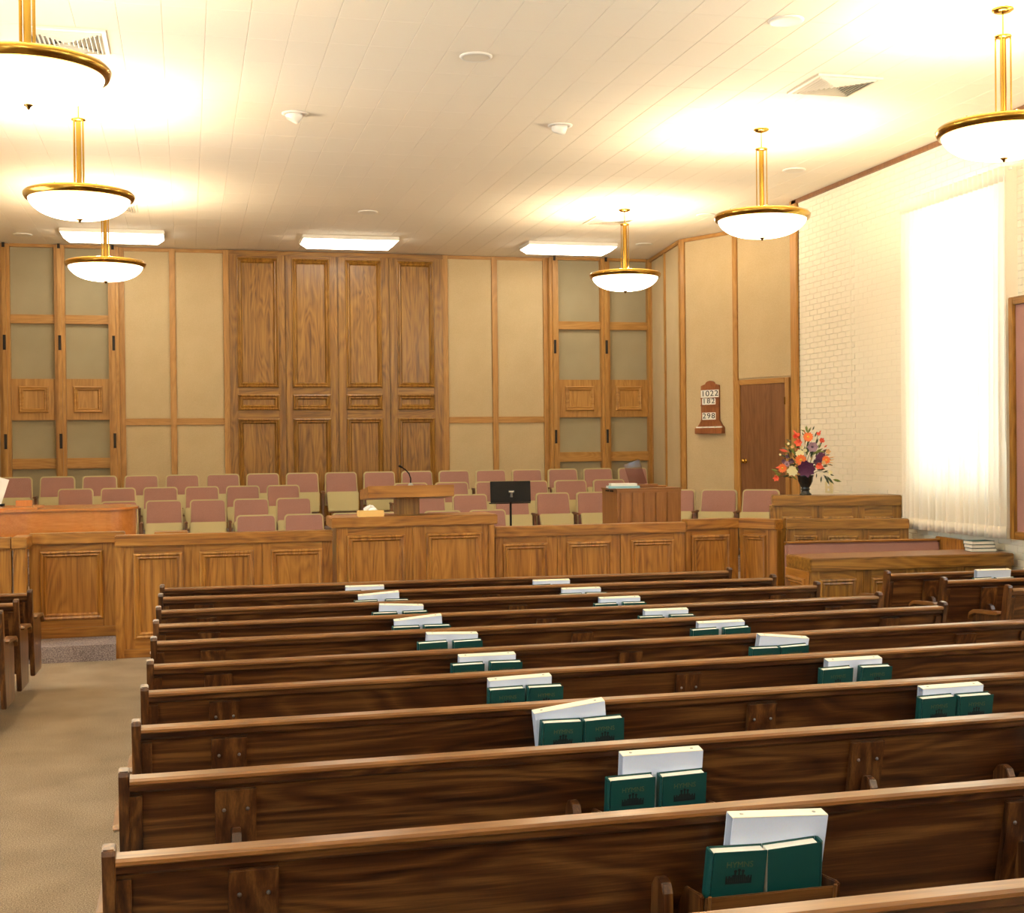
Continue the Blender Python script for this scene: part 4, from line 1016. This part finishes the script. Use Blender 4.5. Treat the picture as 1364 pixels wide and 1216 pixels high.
for i, (p, q) in enumerate(zip(PL, PR)):
    rk = [px_x(C1[i], p, q, .72)]
    if C2[i]: rk.append(px_x(C2[i], p, q, .72))
    up = [px_x(U1[i][0], p, q), px_x(U1[i][1], p, q)]
    up.append(min(q[0] - .35, up[1] + (up[1] - up[0]) * .95))
    x0_ = p[0]
    RU = 0 if i < 2 else .042
    lab = 'dark oak centre pew, %s row counting back from the bottom of the picture' % ORD[i] if i else 'nearest full dark oak centre pew across the bottom of the picture'
    t, a = pew(lab, p, q, [x - x0_ for x in up], [x - x0_ - .30 for x in rk], [(x - x0_, .43) for x in rk], 'centre pews', rz=RU)
    for c, x in enumerate(rk):
        pt = lerp_pt(p, q, x); col = 'left' if c == 0 else 'right'
        tl = (T1, T2)[c][i]
        if i == 0: hx = [(-.105, -2), (.09, 3)]
        elif i == 1 and c == 0: hx = [(-.105, 1), (.098, 1.5)]
        else: hx = [(-.10 + rb.uniform(-.015, .01), rb.uniform(-1, 1.5)), (.10 + rb.uniform(-.01, .02), rb.uniform(-1, 2))]
        dxb = {0: .03, 1: .02, 2: -.01, 3: -.02}.get(i, 0) if c == 0 else rb.uniform(-.01, .01)
        W_ = lambda lx, ly, z: Vector((pt.x + lx * math.cos(a) - ly * math.sin(a), pt.y + lx * math.sin(a) + ly * math.cos(a), z))
        b0 = W_(dxb, -.030, .447 + RU + abs(tl) * .0029)
        lm = 'in the %s book rack on the %s centre pew' % (col, ORD[i])
        bo = binder(b0, a, R(tl), 'white ring binder %s' % lm)
        if RU: bo.scale = (1, 1, .885)
        for k, (hx_, ht) in enumerate(hx):
            hymnal(W_(hx_, -.081, .482 + RU + abs(ht) * .0016), a, R(ht), '%s green hymnal %s' % ('left' if k == 0 else 'right', lm), i < 6, i == 0 and k == 1)
# pew whose top rail just enters at the bottom right, and the short side pews
pew('nearest pew of all, only its top rail, coloured as lit from above, shows bottom right', (-.24, 2.86), (5.5, 2.90), [.4, 2.9, 5.2], [], [], 'centre pews')
RS = [((5.682, 9.958), (7.42, 9.88)), ((5.82, 9.33), (7.42, 9.26)), ((5.945, 8.663), (7.42, 8.60))]
for i, (p, q) in enumerate(RS):
    t, a = pew('short dark pew by the right wall, %s' % ('farthest of three', 'middle of three', 'nearest of three cut by the right edge')[i], p, q, [.42, 1.5], [], [(.95, .43)] if i == 0 else [], 'short right pews')
    if i == 0:
        pt = lerp_pt(p, q, p[0] + .95)
        for k, (dx, lab) in enumerate(((-.11, 'left green hymnal in the rack of the farthest short right pew'), (.10, 'right green hymnal in the rack of the farthest short right pew'))):
            hymnal(Vector((pt.x + dx, pt.y - .081, .54)), a, R(1), lab, False)
        binder(Vector((pt.x, pt.y - .028, .49)), a, 0, 'white ring binder in the rack of the farthest short right pew')
LS = [((-2.78, 10.93), (-1.19, 10.89)), ((-2.78, 10.24), (-1.21, 10.207)), ((-2.78, 9.55), (-1.23, 9.516))]
for i, (p, q) in enumerate(LS):
    pew('short dark pew at the left edge across the aisle, %s' % ('farthest of three', 'middle of three', 'nearest of three')[i], p, q, [.3, 1.1], [], [], 'short left pews')
# stack of books on the side table
p = atx(1308, 730, 7.27)
for k, (w_, dx, lab) in enumerate(((.24, 0, 'bottom'), (.23, -.012, 'middle'), (.225, -.02, 'top'))):
    b_ = thing('hymnal', 'green and white book lying flat on the side table, %s of the stack' % lab, 'book', (p.x + dx, p.y + .02, TZ + .002 + k * .034), R(-12 + 4 * k), 'books stacked on the side table')
    box('page_block', 'page_paper', b_, -w_ / 2 + .004, w_ / 2 - .004, -.08, .085, .003, .030); box('cover', 'green_cover', b_, -w_ / 2, w_ / 2, -.085, .085, .030, .033); box('cover', 'green_cover', b_, -w_ / 2, w_ / 2, -.085, .085, 0, .003); box('spine', 'green_cover', b_, -w_ / 2, w_ / 2, .085, .088, 0, .033)
